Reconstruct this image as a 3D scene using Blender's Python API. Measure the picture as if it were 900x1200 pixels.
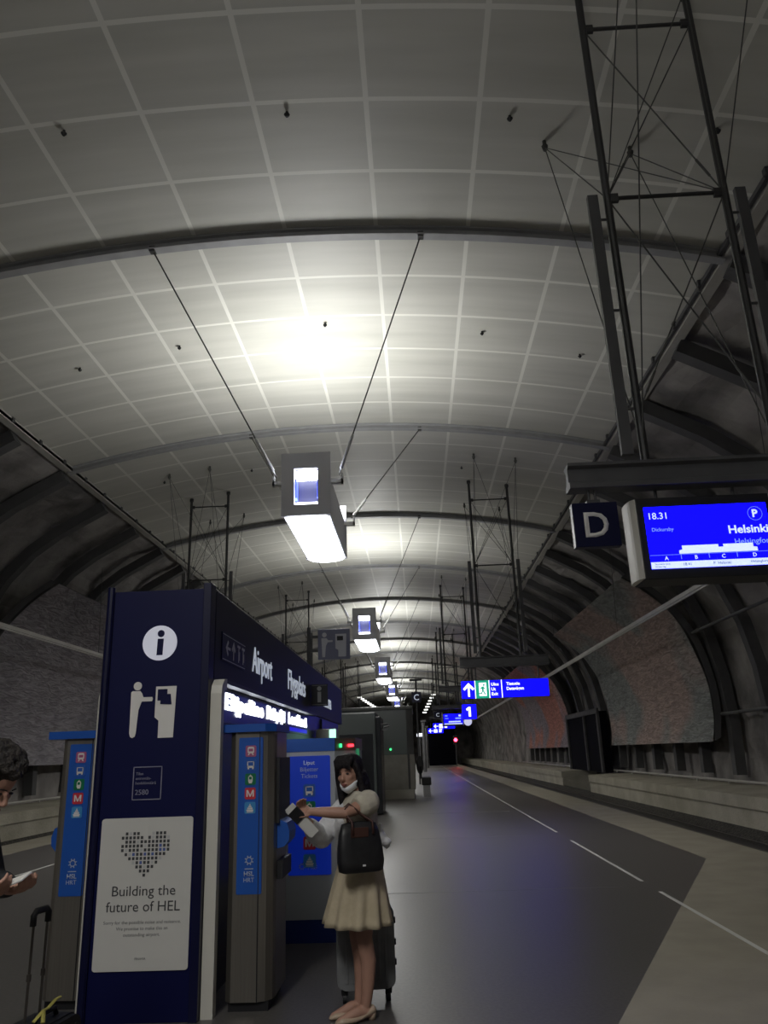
import bpy, bmesh, math, random
from mathutils import Vector, Matrix, noise
random.seed(7)
V = Vector
PI = math.pi
C = bpy.context.scene.collection
scene = bpy.context.scene
for o in list(bpy.data.objects):
    bpy.data.objects.remove(o)

# ------------------------------------------------------------------ camera
cam_d = bpy.data.cameras.new('camera')
cam = bpy.data.objects.new('camera', cam_d)
C.objects.link(cam)
cam_d.sensor_fit = 'VERTICAL'
cam_d.sensor_height = 24.0
cam_d.lens = 18.0
cam_d.clip_end = 500
cam_d.clip_start = 0.05
def cam_matrix():
    y = V((490 - 450, -(882 - 600), -900)).normalized()
    z = V((350 - 450, 2250 + 600, -900)).normalized()
    z = (z - y * z.dot(y)).normalized()
    x = y.cross(z)
    m = Matrix(((x.x, x.y, x.z, 0), (y.x, y.y, y.z, 0), (z.x, z.y, z.z, 1.6), (0, 0, 0, 1)))
    return m
cam.matrix_world = cam_matrix()
scene.camera = cam

# ------------------------------------------------------------------ world, exposure
w = bpy.data.worlds.new('world')
scene.world = w
w.use_nodes = True
w.node_tree.nodes['Background'].inputs[0].default_value = (0.75, 0.8, 1.0, 1)
w.node_tree.nodes['Background'].inputs[1].default_value = 0.03
scene.view_settings.view_transform = 'Standard'
scene.view_settings.look = 'None'
scene.view_settings.gamma = 1
scene.view_settings.use_curve_mapping = False
scene.view_settings.exposure = 0.0
LAMP_UP = 275.0       # W of the uplight in each pendant trough
LAMP_DOWN = 215.0     # W of the diffuser in each pendant trough
LAMP_GLOW = 9.0

# ------------------------------------------------------------------ materials
MATS = {}
def mat(name, col, rough=0.6, metal=0.0, emit=0.0, ecol=None, spec=0.5, alpha=1.0):
    if name in MATS:
        return MATS[name]
    m = bpy.data.materials.new(name)
    m.use_nodes = True
    b = m.node_tree.nodes['Principled BSDF']
    b.inputs['Base Color'].default_value = (*col, 1)
    b.inputs['Roughness'].default_value = rough
    b.inputs['Metallic'].default_value = metal
    b.inputs['Specular IOR Level'].default_value = spec
    if emit:
        b.inputs['Emission Color'].default_value = (*(ecol or col), 1)
        b.inputs['Emission Strength'].default_value = emit
    b.inputs['Alpha'].default_value = alpha
    MATS[name] = m
    return m

def noisy(name, c1, c2, scale=4.0, rough=0.7, bump=0.0, detail=6.0, bscale=None, stretch=(1, 1, 1), metal=0.0, ramp=(0.35, 0.65), spec=0.5):
    """two colours mixed by noise in object space, with bump"""
    m = mat(name, c1, rough, metal, spec=spec)
    nt = m.node_tree
    b = nt.nodes['Principled BSDF']
    tc = nt.nodes.new('ShaderNodeTexCoord')
    mp = nt.nodes.new('ShaderNodeMapping')
    mp.inputs['Scale'].default_value = stretch
    nt.links.new(tc.outputs['Object'], mp.inputs[0])
    n = nt.nodes.new('ShaderNodeTexNoise')
    n.inputs['Scale'].default_value = scale
    n.inputs['Detail'].default_value = detail
    nt.links.new(mp.outputs[0], n.inputs['Vector'])
    r = nt.nodes.new('ShaderNodeValToRGB')
    r.color_ramp.elements[0].position = ramp[0]
    r.color_ramp.elements[1].position = ramp[1]
    r.color_ramp.elements[0].color = (*c1, 1)
    r.color_ramp.elements[1].color = (*c2, 1)
    nt.links.new(n.outputs['Fac'], r.inputs[0])
    nt.links.new(r.outputs[0], b.inputs['Base Color'])
    if bump:
        n2 = nt.nodes.new('ShaderNodeTexNoise')
        n2.inputs['Scale'].default_value = bscale or scale * 2
        n2.inputs['Detail'].default_value = 8
        nt.links.new(mp.outputs[0], n2.inputs['Vector'])
        bp = nt.nodes.new('ShaderNodeBump')
        bp.inputs['Strength'].default_value = bump
        bp.inputs['Distance'].default_value = 0.1
        nt.links.new(n2.outputs['Fac'], bp.inputs['Height'])
        nt.links.new(bp.outputs[0], b.inputs['Normal'])
    return m

M_steel = noisy('dark_painted_steel', (0.075, 0.075, 0.08), (0.095, 0.095, 0.10), 3, 0.5)
M_ribsteel = noisy('grey_rib_steel', (0.30, 0.30, 0.305), (0.35, 0.35, 0.355), 3, 0.55)
M_rod = mat('rod_steel', (0.05, 0.05, 0.052), 0.42, 0.3)
M_wire = mat('wire', (0.09, 0.09, 0.085), 0.5, 0.3)
M_cable = mat('bright_cable', (0.8, 0.8, 0.8), 0.45, 0.2)  # whiteness also stands for lamplight on the lamp brackets and turnbuckles
M_rock = noisy('blasted_rock', (0.14, 0.132, 0.132), (0.40, 0.375, 0.36), 0.6, 0.9, 0.9, 8, 1.4)
M_vaultrib = noisy('vault_rib', (0.085, 0.084, 0.087), (0.11, 0.109, 0.112), 2, 0.8)
M_trim = noisy('edge_trim', (0.48, 0.465, 0.43), (0.56, 0.545, 0.51), 1.5, 0.5)
M_conc = noisy('concrete', (0.40, 0.37, 0.29), (0.52, 0.49, 0.40), 1.2, 0.85, 0.25, 6, 14)
M_tan = noisy('tan_concrete_floor', (0.27, 0.245, 0.19), (0.32, 0.29, 0.23), 2.2, 0.6, 0.05, 6, 30)
M_gran = noisy('grey_granite_floor', (0.084, 0.078, 0.074), (0.112, 0.104, 0.097), 40, 0.36, 0.0, 3, spec=0.36)
M_line = mat('white_floor_line', (0.6, 0.6, 0.58), 0.5)
M_joint = mat('floor_joint', (0.2, 0.2, 0.2), 0.5)
M_ballast = noisy('ballast', (0.03, 0.028, 0.025), (0.09, 0.082, 0.07), 14, 0.95, 0.8, 5, 20)
M_rail = mat('rail_steel', (0.11, 0.10, 0.09), 0.45, 0.6)
M_navy = mat('navy_panel', (0.0035, 0.005, 0.050), 0.5, spec=0.22)
M_navydark = mat('navy_edge', (0.005, 0.006, 0.036), 0.4, spec=0.3)
M_fascia = mat('dark_fascia', (0.04, 0.041, 0.05), 0.5, spec=0.25)
M_glassdark = mat('dark_kiosk_glass', (0.022, 0.016, 0.026), 0.3, spec=0.3)
M_frame = mat('pale_frame', (0.62, 0.60, 0.54), 0.45)
M_poster = mat('poster_paper', (0.60, 0.59, 0.56), 0.5)
M_ink = mat('poster_ink', (0.05, 0.05, 0.055), 0.6)
M_ink2 = mat('poster_grey_ink', (0.22, 0.22, 0.22), 0.6)
M_inkblue = mat('poster_blue_ink', (0.08, 0.12, 0.35), 0.6)
M_inkpale = mat('poster_pale_ink', (0.48, 0.48, 0.48), 0.6)
M_white = mat('white_marking', (0.75, 0.73, 0.70), 0.5)
M_dimwhite = mat('dim_marking', (0.25, 0.25, 0.33), 0.5)
M_lit = mat('lit_disc', (0.75, 0.76, 0.85), 0.5, emit=0.22, ecol=(0.8, 0.82, 1.0))
M_letter = mat('lit_letters', (0.6, 0.65, 0.8), 0.5, emit=0.38, ecol=(0.78, 0.86, 1.0))
M_led = mat('led_white', (0.9, 0.9, 1), 0.5, emit=5.0, ecol=(0.85, 0.9, 1.0))
M_ledback = mat('led_board', (0.010, 0.008, 0.03), 0.3)
M_ledblue = mat('led_blue', (0.01, 0.01, 0.2), 0.4, emit=0.55, ecol=(0.02, 0.01, 1.0))
M_blue = mat('machine_blue', (0.012, 0.09, 0.42), 0.4)
M_stainless = noisy('brushed_steel', (0.24, 0.22, 0.195), (0.27, 0.25, 0.22), 3, 0.36, 0, 4, None, (30, 30, 0.6), 0.75)
M_black = mat('black_plastic', (0.012, 0.012, 0.014), 0.5)
M_screen = mat('lit_blue_screen', (0.0, 0.0, 0.3), 0.3, emit=5.5, ecol=(0.0011, 0.0006, 1.0))
M_signblue = mat('lit_sign_blue', (0.0, 0.0, 0.3), 0.4, emit=2.6, ecol=(0.0015, 0.0009, 1.0))
M_scrwhite = mat('screen_white', (0.8, 0.85, 1), 0.5, emit=1.0, ecol=(0.62, 0.74, 1.0))
M_scrdim = mat('screen_pale_blue', (0.3, 0.4, 1), 0.5, emit=1.0, ecol=(0.2, 0.32, 1.0))
M_scrink = mat('screen_ink', (0.02, 0.03, 0.1), 0.5, emit=0.5, ecol=(0.10, 0.14, 0.6))
M_signwhite = mat('sign_white', (0.9, 0.9, 1), 0.5, emit=1.6, ecol=(0.85, 0.88, 1.0))
M_green = mat('exit_green', (0.0, 0.3, 0.2), 0.5, emit=0.9, ecol=(0.01, 0.36, 0.22))
M_greenlit = mat('green_lit', (0.4, 0.8, 0.6), 0.5, emit=1.6, ecol=(0.45, 0.95, 0.7))
M_redled = mat('red_led', (0.8, 0.05, 0.05), 0.5, emit=4, ecol=(1, 0.03, 0.05))
M_greenled = mat('green_led', (0.05, 0.8, 0.2), 0.5, emit=2, ecol=(0.05, 0.9, 0.25))
M_lampbox = mat('lamp_housing', (0.80, 0.80, 0.86), 0.5)
M_glow = mat('lamp_diffuser', (0.9, 0.9, 0.95), 0.5, emit=LAMP_GLOW, ecol=(0.88, 0.92, 1.0))
M_mirror = mat('lamp_reflector', (0.06, 0.06, 0.10), 0.6)
M_bluefilm = mat('lamp_blue_edge', (0.1, 0.15, 0.9), 0.4, emit=0.9, ecol=(0.10, 0.15, 1.0))
M_lobby = mat('lift_cladding', (0.16, 0.165, 0.16), 0.4)
M_lobbyglass = mat('lift_glass', (0.17, 0.195, 0.19), 0.2)
M_stone = noisy('grey_stone_panel', (0.26, 0.25, 0.22), (0.32, 0.305, 0.275), 3, 0.6)
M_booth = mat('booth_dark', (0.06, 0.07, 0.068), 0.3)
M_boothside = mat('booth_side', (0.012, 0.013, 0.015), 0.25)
M_skin = noisy('skin', (0.40, 0.22, 0.16), (0.46, 0.26, 0.19), 8, 0.55)
M_skinleg = noisy('skin_leg', (0.30, 0.165, 0.11), (0.34, 0.19, 0.13), 8, 0.55)
M_hair = noisy('dark_hair', (0.008, 0.006, 0.008), (0.016, 0.013, 0.015), 30, 0.6, 0.3, 4, 60, spec=0.25)
M_brownhair = noisy('brown_hair', (0.008, 0.006, 0.005), (0.026, 0.019, 0.015), 22, 0.7, 0.6, 4, 40)
M_blouse = noisy('cream_blouse', (0.48, 0.44, 0.36), (0.55, 0.51, 0.42), 25, 0.8, 0.15, 4, 60)
M_jacket = noisy('pale_jacket', (0.60, 0.60, 0.62), (0.70, 0.70, 0.71), 10, 0.8, 0.2, 4, 25)
M_skirt = noisy('beige_skirt', (0.46, 0.39, 0.27), (0.53, 0.45, 0.32), 12, 0.85, 0.1, 4, 40)
M_mask = mat('white_mask', (0.75, 0.77, 0.8), 0.8)
M_brown = mat('brown_leather', (0.055, 0.020, 0.014), 0.55)
M_bag = noisy('black_leather', (0.010, 0.010, 0.012), (0.018, 0.018, 0.02), 20, 0.45)
M_shoe = mat('beige_patent', (0.50, 0.38, 0.28), 0.15)
M_case = noisy('charcoal_suitcase', (0.17, 0.175, 0.18), (0.21, 0.215, 0.22), 10, 0.45)
M_paper = mat('paper', (0.70, 0.69, 0.66), 0.7)
M_eye = mat('eye_dark', (0.012, 0.01, 0.01), 0.3)
M_lip = mat('lips', (0.26, 0.085, 0.075), 0.5)
M_yellow = mat('yellow_ribbon', (0.55, 0.50, 0.12), 0.7)
M_jacketdark = noisy('dark_jacket', (0.015, 0.015, 0.018), (0.03, 0.03, 0.033), 10, 0.85)

def ceiling_material():
    m = mat('ceiling_panels', (0.62, 0.61, 0.56), 0.5, 0.0, spec=0.35)
    nt = m.node_tree
    b = nt.nodes['Principled BSDF']
    uv = nt.nodes.new('ShaderNodeUVMap')
    sep = nt.nodes.new('ShaderNodeSeparateXYZ')
    nt.links.new(uv.outputs[0], sep.inputs[0])
    def mth(op, a, bv=None):
        n = nt.nodes.new('ShaderNodeMath'); n.operation = op
        for i, x in enumerate((a, bv)):
            if x is None: continue
            if isinstance(x, (int, float)): n.inputs[i].default_value = x
            else: nt.links.new(x, n.inputs[i])
        return n.outputs[0]
    def seam(coord, pitch, width):
        f = mth('FRACT', mth('DIVIDE', coord, pitch))
        d = mth('ABSOLUTE', mth('SUBTRACT', f, 0.5))          # 0.5 on the seam
        return mth('GREATER_THAN', d, 0.5 - width / pitch / 2)
    su = seam(sep.outputs['X'], 1.62, 0.075)
    sv = seam(sep.outputs['Y'], 1.4167, 0.075)
    seam_o = mth('MAXIMUM', su, sv)
    # slight panel to panel variation and lengthwise streaks
    n1 = nt.nodes.new('ShaderNodeTexNoise'); n1.inputs['Scale'].default_value = 1.0; n1.inputs['Detail'].default_value = 5
    mp = nt.nodes.new('ShaderNodeMapping'); mp.inputs['Scale'].default_value = (0.25, 2.2, 1)
    nt.links.new(uv.outputs[0], mp.inputs[0]); nt.links.new(mp.outputs[0], n1.inputs['Vector'])
    r = nt.nodes.new('ShaderNodeValToRGB')
    r.color_ramp.elements[0].color = (0.50, 0.495, 0.445, 1); r.color_ramp.elements[1].color = (0.60, 0.59, 0.535, 1)
    r.color_ramp.elements[0].position = .3; r.color_ramp.elements[1].position = .7
    nt.links.new(n1.outputs['Fac'], r.inputs[0])
    mix = nt.nodes.new('ShaderNodeMix'); mix.data_type = 'RGBA'
    nt.links.new(seam_o, mix.inputs[0])
    nt.links.new(r.outputs[0], mix.inputs[6])
    mix.inputs[7].default_value = (0.76, 0.75, 0.69, 1)
    nt.links.new(mix.outputs[2], b.inputs['Base Color'])
    bp = nt.nodes.new('ShaderNodeBump'); bp.inputs['Strength'].default_value = 0.25; bp.inputs['Distance'].default_value = 0.02
    nt.links.new(n1.outputs['Fac'], bp.inputs['Height']); nt.links.new(bp.outputs[0], b.inputs['Normal'])
    return m
M_ceil = ceiling_material()

def mural_material(name, ca, cb, cc, red_at=None):
    """carved stone cladding: pinkish and greenish-grey fields under diagonal chisel marks"""
    m = mat(name, ca, 0.9)
    nt = m.node_tree
    b = nt.nodes['Principled BSDF']
    tc = nt.nodes.new('ShaderNodeTexCoord')
    n = nt.nodes.new('ShaderNodeTexNoise'); n.inputs['Scale'].default_value = 0.22; n.inputs['Detail'].default_value = 1.5
    nt.links.new(tc.outputs['Object'], n.inputs['Vector'])
    r = nt.nodes.new('ShaderNodeValToRGB')
    r.color_ramp.elements[0].position = .46; r.color_ramp.elements[1].position = .54
    r.color_ramp.elements[0].color = (*ca, 1); r.color_ramp.elements[1].color = (*cb, 1)
    nt.links.new(n.outputs['Fac'], r.inputs[0])
    mp = nt.nodes.new('ShaderNodeMapping'); mp.inputs['Rotation'].default_value = (0.6, 0, 0); mp.inputs['Scale'].default_value = (1, 1.0, 5.0)
    nt.links.new(tc.outputs['Object'], mp.inputs[0])
    n2 = nt.nodes.new('ShaderNodeTexNoise'); n2.inputs['Scale'].default_value = 1.6; n2.inputs['Detail'].default_value = 6; n2.inputs['Distortion'].default_value = 1.2
    nt.links.new(mp.outputs[0], n2.inputs['Vector'])
    r2 = nt.nodes.new('ShaderNodeValToRGB')
    r2.color_ramp.elements[0].position = .38; r2.color_ramp.elements[1].position = .68
    r2.color_ramp.elements[0].color = (0.72, 0.72, 0.72, 1); r2.color_ramp.elements[1].color = (1.25, 1.25, 1.28, 1)
    nt.links.new(n2.outputs['Fac'], r2.inputs[0])
    mul = nt.nodes.new('ShaderNodeMix'); mul.data_type = 'RGBA'; mul.blend_type = 'MULTIPLY'; mul.inputs[0].default_value = 1
    nt.links.new(r.outputs[0], mul.inputs[6]); nt.links.new(r2.outputs[0], mul.inputs[7])
    nt.links.new(mul.outputs[2], b.inputs['Base Color'])
    bp = nt.nodes.new('ShaderNodeBump'); bp.inputs['Strength'].default_value = 0.9; bp.inputs['Distance'].default_value = 0.12
    nt.links.new(n2.outputs['Fac'], bp.inputs['Height']); nt.links.new(bp.outputs[0], b.inputs['Normal'])
    return m
M_mural = mural_material('carved_mural', (0.32, 0.335, 0.325), (0.47, 0.36, 0.325), None)
M_mural2 = mural_material('carved_mural_red', (0.36, 0.31, 0.34), (0.58, 0.26, 0.20), None)
M_mural3 = mural_material('carved_mural_violet', (0.31, 0.295, 0.325), (0.39, 0.365, 0.395), None)

# ------------------------------------------------------------------ helpers
class MB:
    """collects shapes (world coordinates) and links them as ONE mesh object"""
    def __init__(s):
        s.bm = bmesh.new()
    def face(s, pts, mi=0):
        f = s.bm.faces.new([s.bm.verts.new(p) for p in pts]); f.material_index = mi; return f
    def box(s, c, size, rot=None, bev=0.0):
        r = bmesh.ops.create_cube(s.bm, size=1)
        vs = r['verts']
        bmesh.ops.scale(s.bm, vec=size, verts=vs)
        if bev:
            es = list({e for v_ in vs for e in v_.link_edges})
            g = bmesh.ops.bevel(s.bm, geom=es, offset=bev, segments=2, affect='EDGES', profile=.6)
            vs = list({v_ for f in g['faces'] for v_ in f.verts} | {v_ for v_ in vs if v_.is_valid})
            allv = set(vs)
            for v_ in list(allv):
                for e in v_.link_edges: allv.update(e.verts)
            vs = list(allv)
        m = Matrix.Translation(c)
        if rot is not None:
            m = m @ rot.to_4x4()
        bmesh.ops.transform(s.bm, matrix=m, verts=vs)
        return s
    def bx(s, x0, x1, y0, y1, z0, z1, bev=0.0):
        return s.box(((x0 + x1) / 2, (y0 + y1) / 2, (z0 + z1) / 2), (abs(x1 - x0), abs(y1 - y0), abs(z1 - z0)), None, bev)
    def loft(s, rings, cap=True, closed=True):
        rv = [[s.bm.verts.new(p) for p in r] for r in rings]
        n = len(rv[0])
        for a, b in zip(rv, rv[1:]):
            for i in range(n if closed else n - 1):
                j = (i + 1) % n
                try: s.bm.faces.new((a[i], a[j], b[j], b[i]))
                except ValueError: pass
        if cap and closed:
            s.bm.faces.new(list(reversed(rv[0]))); s.bm.faces.new(rv[-1])
        return s
    def tube(s, pts, r, n=8, cap=True, flat=1.0):
        pts = [V(p) for p in pts]
        rr = r if isinstance(r, (list, tuple)) else [r] * len(pts)
        rings = []
        prev = None
        for i, p in enumerate(pts):
            t = (pts[min(i + 1, len(pts) - 1)] - pts[max(i - 1, 0)]).normalized()
            if prev is None:
                a = V((0, 0, 1)) if abs(t.z) < .9 else V((1, 0, 0))
                u = t.cross(a).normalized()
            else:
                u = (prev - t * prev.dot(t)).normalized()
            prev = u
            v_ = t.cross(u)
            rings.append([p + (u * math.cos(k * 2 * PI / n) + v_ * flat * math.sin(k * 2 * PI / n)) * rr[i] for k in range(n)])
        return s.loft(rings, cap)
    def sphere(s, c, r, u=12, v_=8, rot=None):
        g = bmesh.ops.create_uvsphere(s.bm, u_segments=u, v_segments=v_, radius=1)
        rad = r if isinstance(r, (tuple, list)) else (r, r, r)
        bmesh.ops.scale(s.bm, vec=rad, verts=g['verts'])
        m = Matrix.Translation(c)
        if rot is not None: m = m @ rot.to_4x4()
        bmesh.ops.transform(s.bm, matrix=m, verts=g['verts'])
        return s
    def ell(s, z, cx, cy, rx, ry, n=24, ang=0.0, fold=0.0, nf=9, ph=0.0):
        out = []
        for k in range(n):
            a = k * 2 * PI / n
            q = 1 + fold * math.sin(nf * a + ph)
            x, y = rx * q * math.cos(a), ry * q * math.sin(a)
            out.append(V((cx + x * math.cos(ang) - y * math.sin(ang), cy + x * math.sin(ang) + y * math.cos(ang), z)))
        return out
    def prism(s, poly, o, u, v_, n, d0, d1):
        """polygon in the plane (u,v) from depth d0 to d1 along n"""
        a = [o + u * p[0] + v_ * p[1] + n * d0 for p in poly]
        b = [o + u * p[0] + v_ * p[1] + n * d1 for p in poly]
        return s.loft([a, b])
    def build(s, name, m, parent=None, loc=None, smooth=False, props=None):
        me = bpy.data.meshes.new(name)
        root = parent
        while root is not None and root.parent is not None:
            root = root.parent
        base = root.location.copy() if root is not None else (V(loc) if loc is not None else V((0, 0, 0)))
        bmesh.ops.translate(s.bm, verts=s.bm.verts, vec=-base)
        bmesh.ops.recalc_face_normals(s.bm, faces=s.bm.faces)
        s.bm.to_mesh(me); s.bm.free()
        for mm in (m if isinstance(m, (list, tuple)) else [m]):
            me.materials.append(mm)
        if smooth:
            for p in me.polygons: p.use_smooth = True
        o = bpy.data.objects.new(name, me)
        C.objects.link(o)
        if parent is not None:
            o.parent = parent
        else:
            o.location = base
        return o

def tag(o, label, cat, group=None):
    o['label'] = label; o['category'] = cat
    if group: o['group'] = group
    return o
def thing(name, loc, label, cat, group=None):
    o = bpy.data.objects.new(name, None)
    o.empty_display_size = 0.1
    C.objects.link(o); o.location = loc
    return tag(o, label, cat, group)
def struct(o):
    o['kind'] = 'structure'; return o
def copy_tree(o, parent=None):
    c = o.copy(); C.objects.link(c)
    if parent is not None: c.parent = parent
    for ch in list(o.children): copy_tree(ch, c)
    return c

def textmesh(body, size, bold=0.0, ext=0.002, spacing=1.0, lead=1.0, align='LEFT'):
    cu = bpy.data.curves.new('txt', 'FONT')
    cu.body = body; cu.size = size; cu.extrude = ext; cu.offset = bold
    cu.space_character = spacing; cu.space_line = lead; cu.align_x = align
    cu.resolution_u = 3
    ob = bpy.data.objects.new('txt', cu); C.objects.link(ob)
    dg = bpy.context.evaluated_depsgraph_get(); dg.update()
    me = bpy.data.meshes.new_from_object(ob.evaluated_get(dg))
    bpy.data.objects.remove(ob); bpy.data.curves.remove(cu)
    return me
def lettering(body, o, u, v_, n, height, m, parent, name='lettering', width=None, bold=0.0, ext=0.002, align='LEFT', lead=1.0, lines=1, anchor='l'):
    """text standing on the plane (u,v): o = anchor point at the baseline; height = cap height"""
    me = textmesh(body, 1.0, bold, 0.0, 1.0, lead, align)
    xs = [q.co.x for q in me.vertices]
    x0, x1 = min(xs), max(xs)
    s = height / 0.70
    sx = s if width is None else width / (x1 - x0)
    ax = {'l': x0, 'c': (x0 + x1) / 2, 'r': x1}[anchor]
    bm = bmesh.new(); bm.from_mesh(me); bpy.data.meshes.remove(me)
    r = bmesh.ops.extrude_face_region(bm, geom=list(bm.faces))
    ev = [e for e in r['geom'] if isinstance(e, bmesh.types.BMVert)]
    for q in bm.verts: q.co = V((q.co.x, q.co.y, 0))
    for q in ev: q.co.z = 1
    for q in bm.verts:
        x, y, z = q.co
        q.co = o + u * ((x - ax) * sx) + v_ * (y * s) + n * (z * ext)
    mb = MB(); mb.bm.free(); mb.bm = bm
    return mb.build(name, m, parent)
def circle(cx, cy, r, n=24):
    return [(cx + r * math.cos(k * 2 * PI / n), cy + r * math.sin(k * 2 * PI / n)) for k in range(n)]
def rrect(x0, y0, x1, y1, r, n=4):
    out = []
    for (cx, cy, a0) in ((x1 - r, y1 - r, 0), (x0 + r, y1 - r, 90), (x0 + r, y0 + r, 180), (x1 - r, y0 + r, 270)):
        for k in range(n + 1):
            a = math.radians(a0 + 90 * k / n)
            out.append((cx + r * math.cos(a), cy + r * math.sin(a)))
    return out
def rect(x0, y0, x1, y1):
    return [(x0, y0), (x1, y0), (x1, y1), (x0, y1)]
ORD = ['nearest', 'second', 'third', 'fourth', 'fifth', 'sixth', 'seventh', 'eighth', 'ninth', 'tenth', 'eleventh', 'twelfth',
       'thirteenth', 'fourteenth', 'fifteenth', 'sixteenth', 'seventeenth', 'eighteenth', 'nineteenth', 'twentieth', 'twenty-first',
       'twenty-second', 'twenty-third', 'twenty-fourth', 'twenty-fifth', 'twenty-sixth', 'twenty-seventh', 'twenty-eighth',
       'twenty-ninth', 'thirtieth', 'thirty-first', 'thirty-second', 'thirty-third', 'thirty-fourth']

# ================================================================== THE HALL
XC = -1.95                       # middle of the platform and of the vault
Y0, Y1 = -6.0, 150.0
ZT, ZA, HW = 9.6, 10.55, 7.60    # ceiling edge height, apex height, half width
sag = ZA - ZT
RAD = (HW * HW + sag * sag) / (2 * sag)
ZCEN = ZA - RAD
AMAX = math.asin(HW / RAD)
def carc(a, off=0.0):
    return XC + (RAD + off) * math.sin(a), ZCEN + (RAD + off) * math.cos(a)

# platform floor: granite middle, tan edge strips and a tan wedge in front
mb = MB()
def poly(pts, mi):
    mb.face([(x, y, 0) for x, y in pts], mi)
XG, XE, XGL, XEL = 4.1, 5.15, -7.95, -8.95
poly([(-1.25, -0.15), (4.1, 12.3), (4.1, Y1), (XGL, Y1), (XGL, -0.15)], 0)
poly([(XGL, -0.15), (XGL, Y0), (-1.25, Y0), (-1.25, -0.15)], 0)
poly([(-1.25, -0.15), (-1.25, Y0), (4.1, Y0), (4.1, 12.3)], 1)
poly([(4.1, 12.3), (4.1, Y0), (XE, Y0), (XE, Y1), (4.1, Y1)], 1)
poly([(XGL, -0.15), (XGL, Y1), (XEL, Y1), (XEL, Y0), (XGL, Y0)], 1)
mb.face([(XE, Y0, 0), (XE, Y0, -1.1), (XE, Y1, -1.1), (XE, Y1, 0)], 1)
mb.face([(XEL, Y0, 0), (XEL, Y1, 0), (XEL, Y1, -1.1), (XEL, Y0, -1.1)], 1)
fl = mb.build('floor', [M_gran, M_tan]); struct(fl)
for p in fl.data.polygons:
    pass
# white guide lines and floor joints
k = 0
for (x, y0, y1) in ((2.68, 2.0, 9.75), (2.68, 10.5, 15.1), (2.68, 16.6, 48.0), (2.68, 48.6, 120.0), (-6.26, 2.0, 17.5), (-6.26, 18.3, 60)):
    k += 1
    struct(MB().bx(x - .022, x + .022, y0, y1, -0.002, 0.003).build('trim_%d' % k, M_line))
for (y, x0, x1) in ((10.15, -0.9, 2.35), (16.2, -1.4, 2.35), (22.5, -0.9, 2.4)):
    k += 1
    struct(MB().bx(x0, x1, y - .012, y + .012, -0.002, 0.0025).build('trim_%d' % k, M_joint))

# track beds, retaining walls
for side, sx in (('right', 1), ('left', -1)):
    def X(v_): return XC + sx * v_
    b = MB()
    n = 60
    prof = [(7.05, -0.80), (7.8, -0.76), (9.6, -0.76), (9.95, -0.42), (10.1, -0.42)]
    b.loft([[V((X(px), y, pz)) for px, pz in prof] for y in (Y0, 40, Y1)], cap=False, closed=False)
    struct(b.build('track_bed_' + side, M_ballast))
    if sx > 0: spans = ((Y0, 38.6), (45.8, Y1))
    else: spans = ((Y0, Y1),)
    for i, (a, e) in enumerate(spans):
        b = MB()
        prof = [(9.95, -1.0), (9.95, 0.02), (9.90, 0.03), (9.90, 0.33), (10.7, 0.36), (11.9, 0.36), (11.9, -1.0)]
        b.loft([[V((X(px), y, pz)) for px, pz in prof] for y in (a, e)])
        struct(b.build('wall_trackside_%s' % side + ('' if i == 0 else '_far'), M_conc))

# rock vault
ROCK = [(11.9, -1.1), (12.1, 0.6), (12.15, 2.2), (12.05, 3.7), (11.8, 5.0), (11.35, 6.2), (10.75, 7.25), (10.0, 8.1), (9.2, 8.7), (8.4, 9.15), (7.72, 9.52), (7.0, 10.1), (6.2, 11.2), (3, 12.2), (0, 12.6)]
def rock_wall(name, sx):
    pts = []
    for (a, b_) in zip(ROCK, ROCK[1:]):
        for q in range(3):
            t = q / 3
            pts.append((a[0] * (1 - t) + b_[0] * t, a[1] * (1 - t) + b_[1] * t))
    pts.append(ROCK[-1])
    rings = []
    y = Y0
    while y < Y1 + 1:
        r = []
        for i, (px, pz) in enumerate(pts):
            d = noise.noise(V((px * .5 + 7 * sx, y * .35, pz * .5))) * .26 + noise.noise(V((px * 1.4, y * 1.0 + 9 * sx, pz * 1.4))) * .13
            cx, cz = 4.5, 3.5
            u = V((px - cx, pz - cz)).normalized()
            r.append(V((XC + sx * (px + u.x * (d + .12)), y, pz + u.y * (d + .12))))
        rings.append(r)
        y += 0.75 if y < 60 else 2.0
    b = MB(); b.loft(rings, cap=False, closed=False)
    return struct(b.build(name, M_rock))
rock_wall('wall_right', 1); rock_wall('wall_left', -1)
b = MB(); b.bx(XC - 13, XC + 13, Y1, Y1 + 1, -1.2, 13)
struct(b.build('wall_far', M_rock))

# ceiling: one continuous vault of pressed panels
bm = bmesh.new(); uvl = bm.loops.layers.uv.new('UVMap')
NA = 48
ys = [-6 + 2 * i for i in range(int((Y1 + 6) / 2) + 1)]
grid = []
for y in ys:
    grid.append([(bm.verts.new((*[carc(-AMAX + 2 * AMAX * i / NA)[0]], y, carc(-AMAX + 2 * AMAX * i / NA)[1])), RAD * (-AMAX + 2 * AMAX * i / NA), y) for i in range(NA + 1)])
for j in range(len(ys) - 1):
    for i in range(NA):
        q = (grid[j][i], grid[j][i + 1], grid[j + 1][i + 1], grid[j + 1][i])
        f = bm.faces.new([t[0] for t in q]); f.smooth = True
        for lp, t in zip(f.loops, q):
            lp[uvl].uv = (t[1] + 0.81 + 1.62 * 10 - 0.81, t[2] - 11.5 + 1.4167 * 40)
m_ = MB(); m_.bm.free(); m_.bm = bm
struct(m_.build('ceiling', M_ceil))
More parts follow.
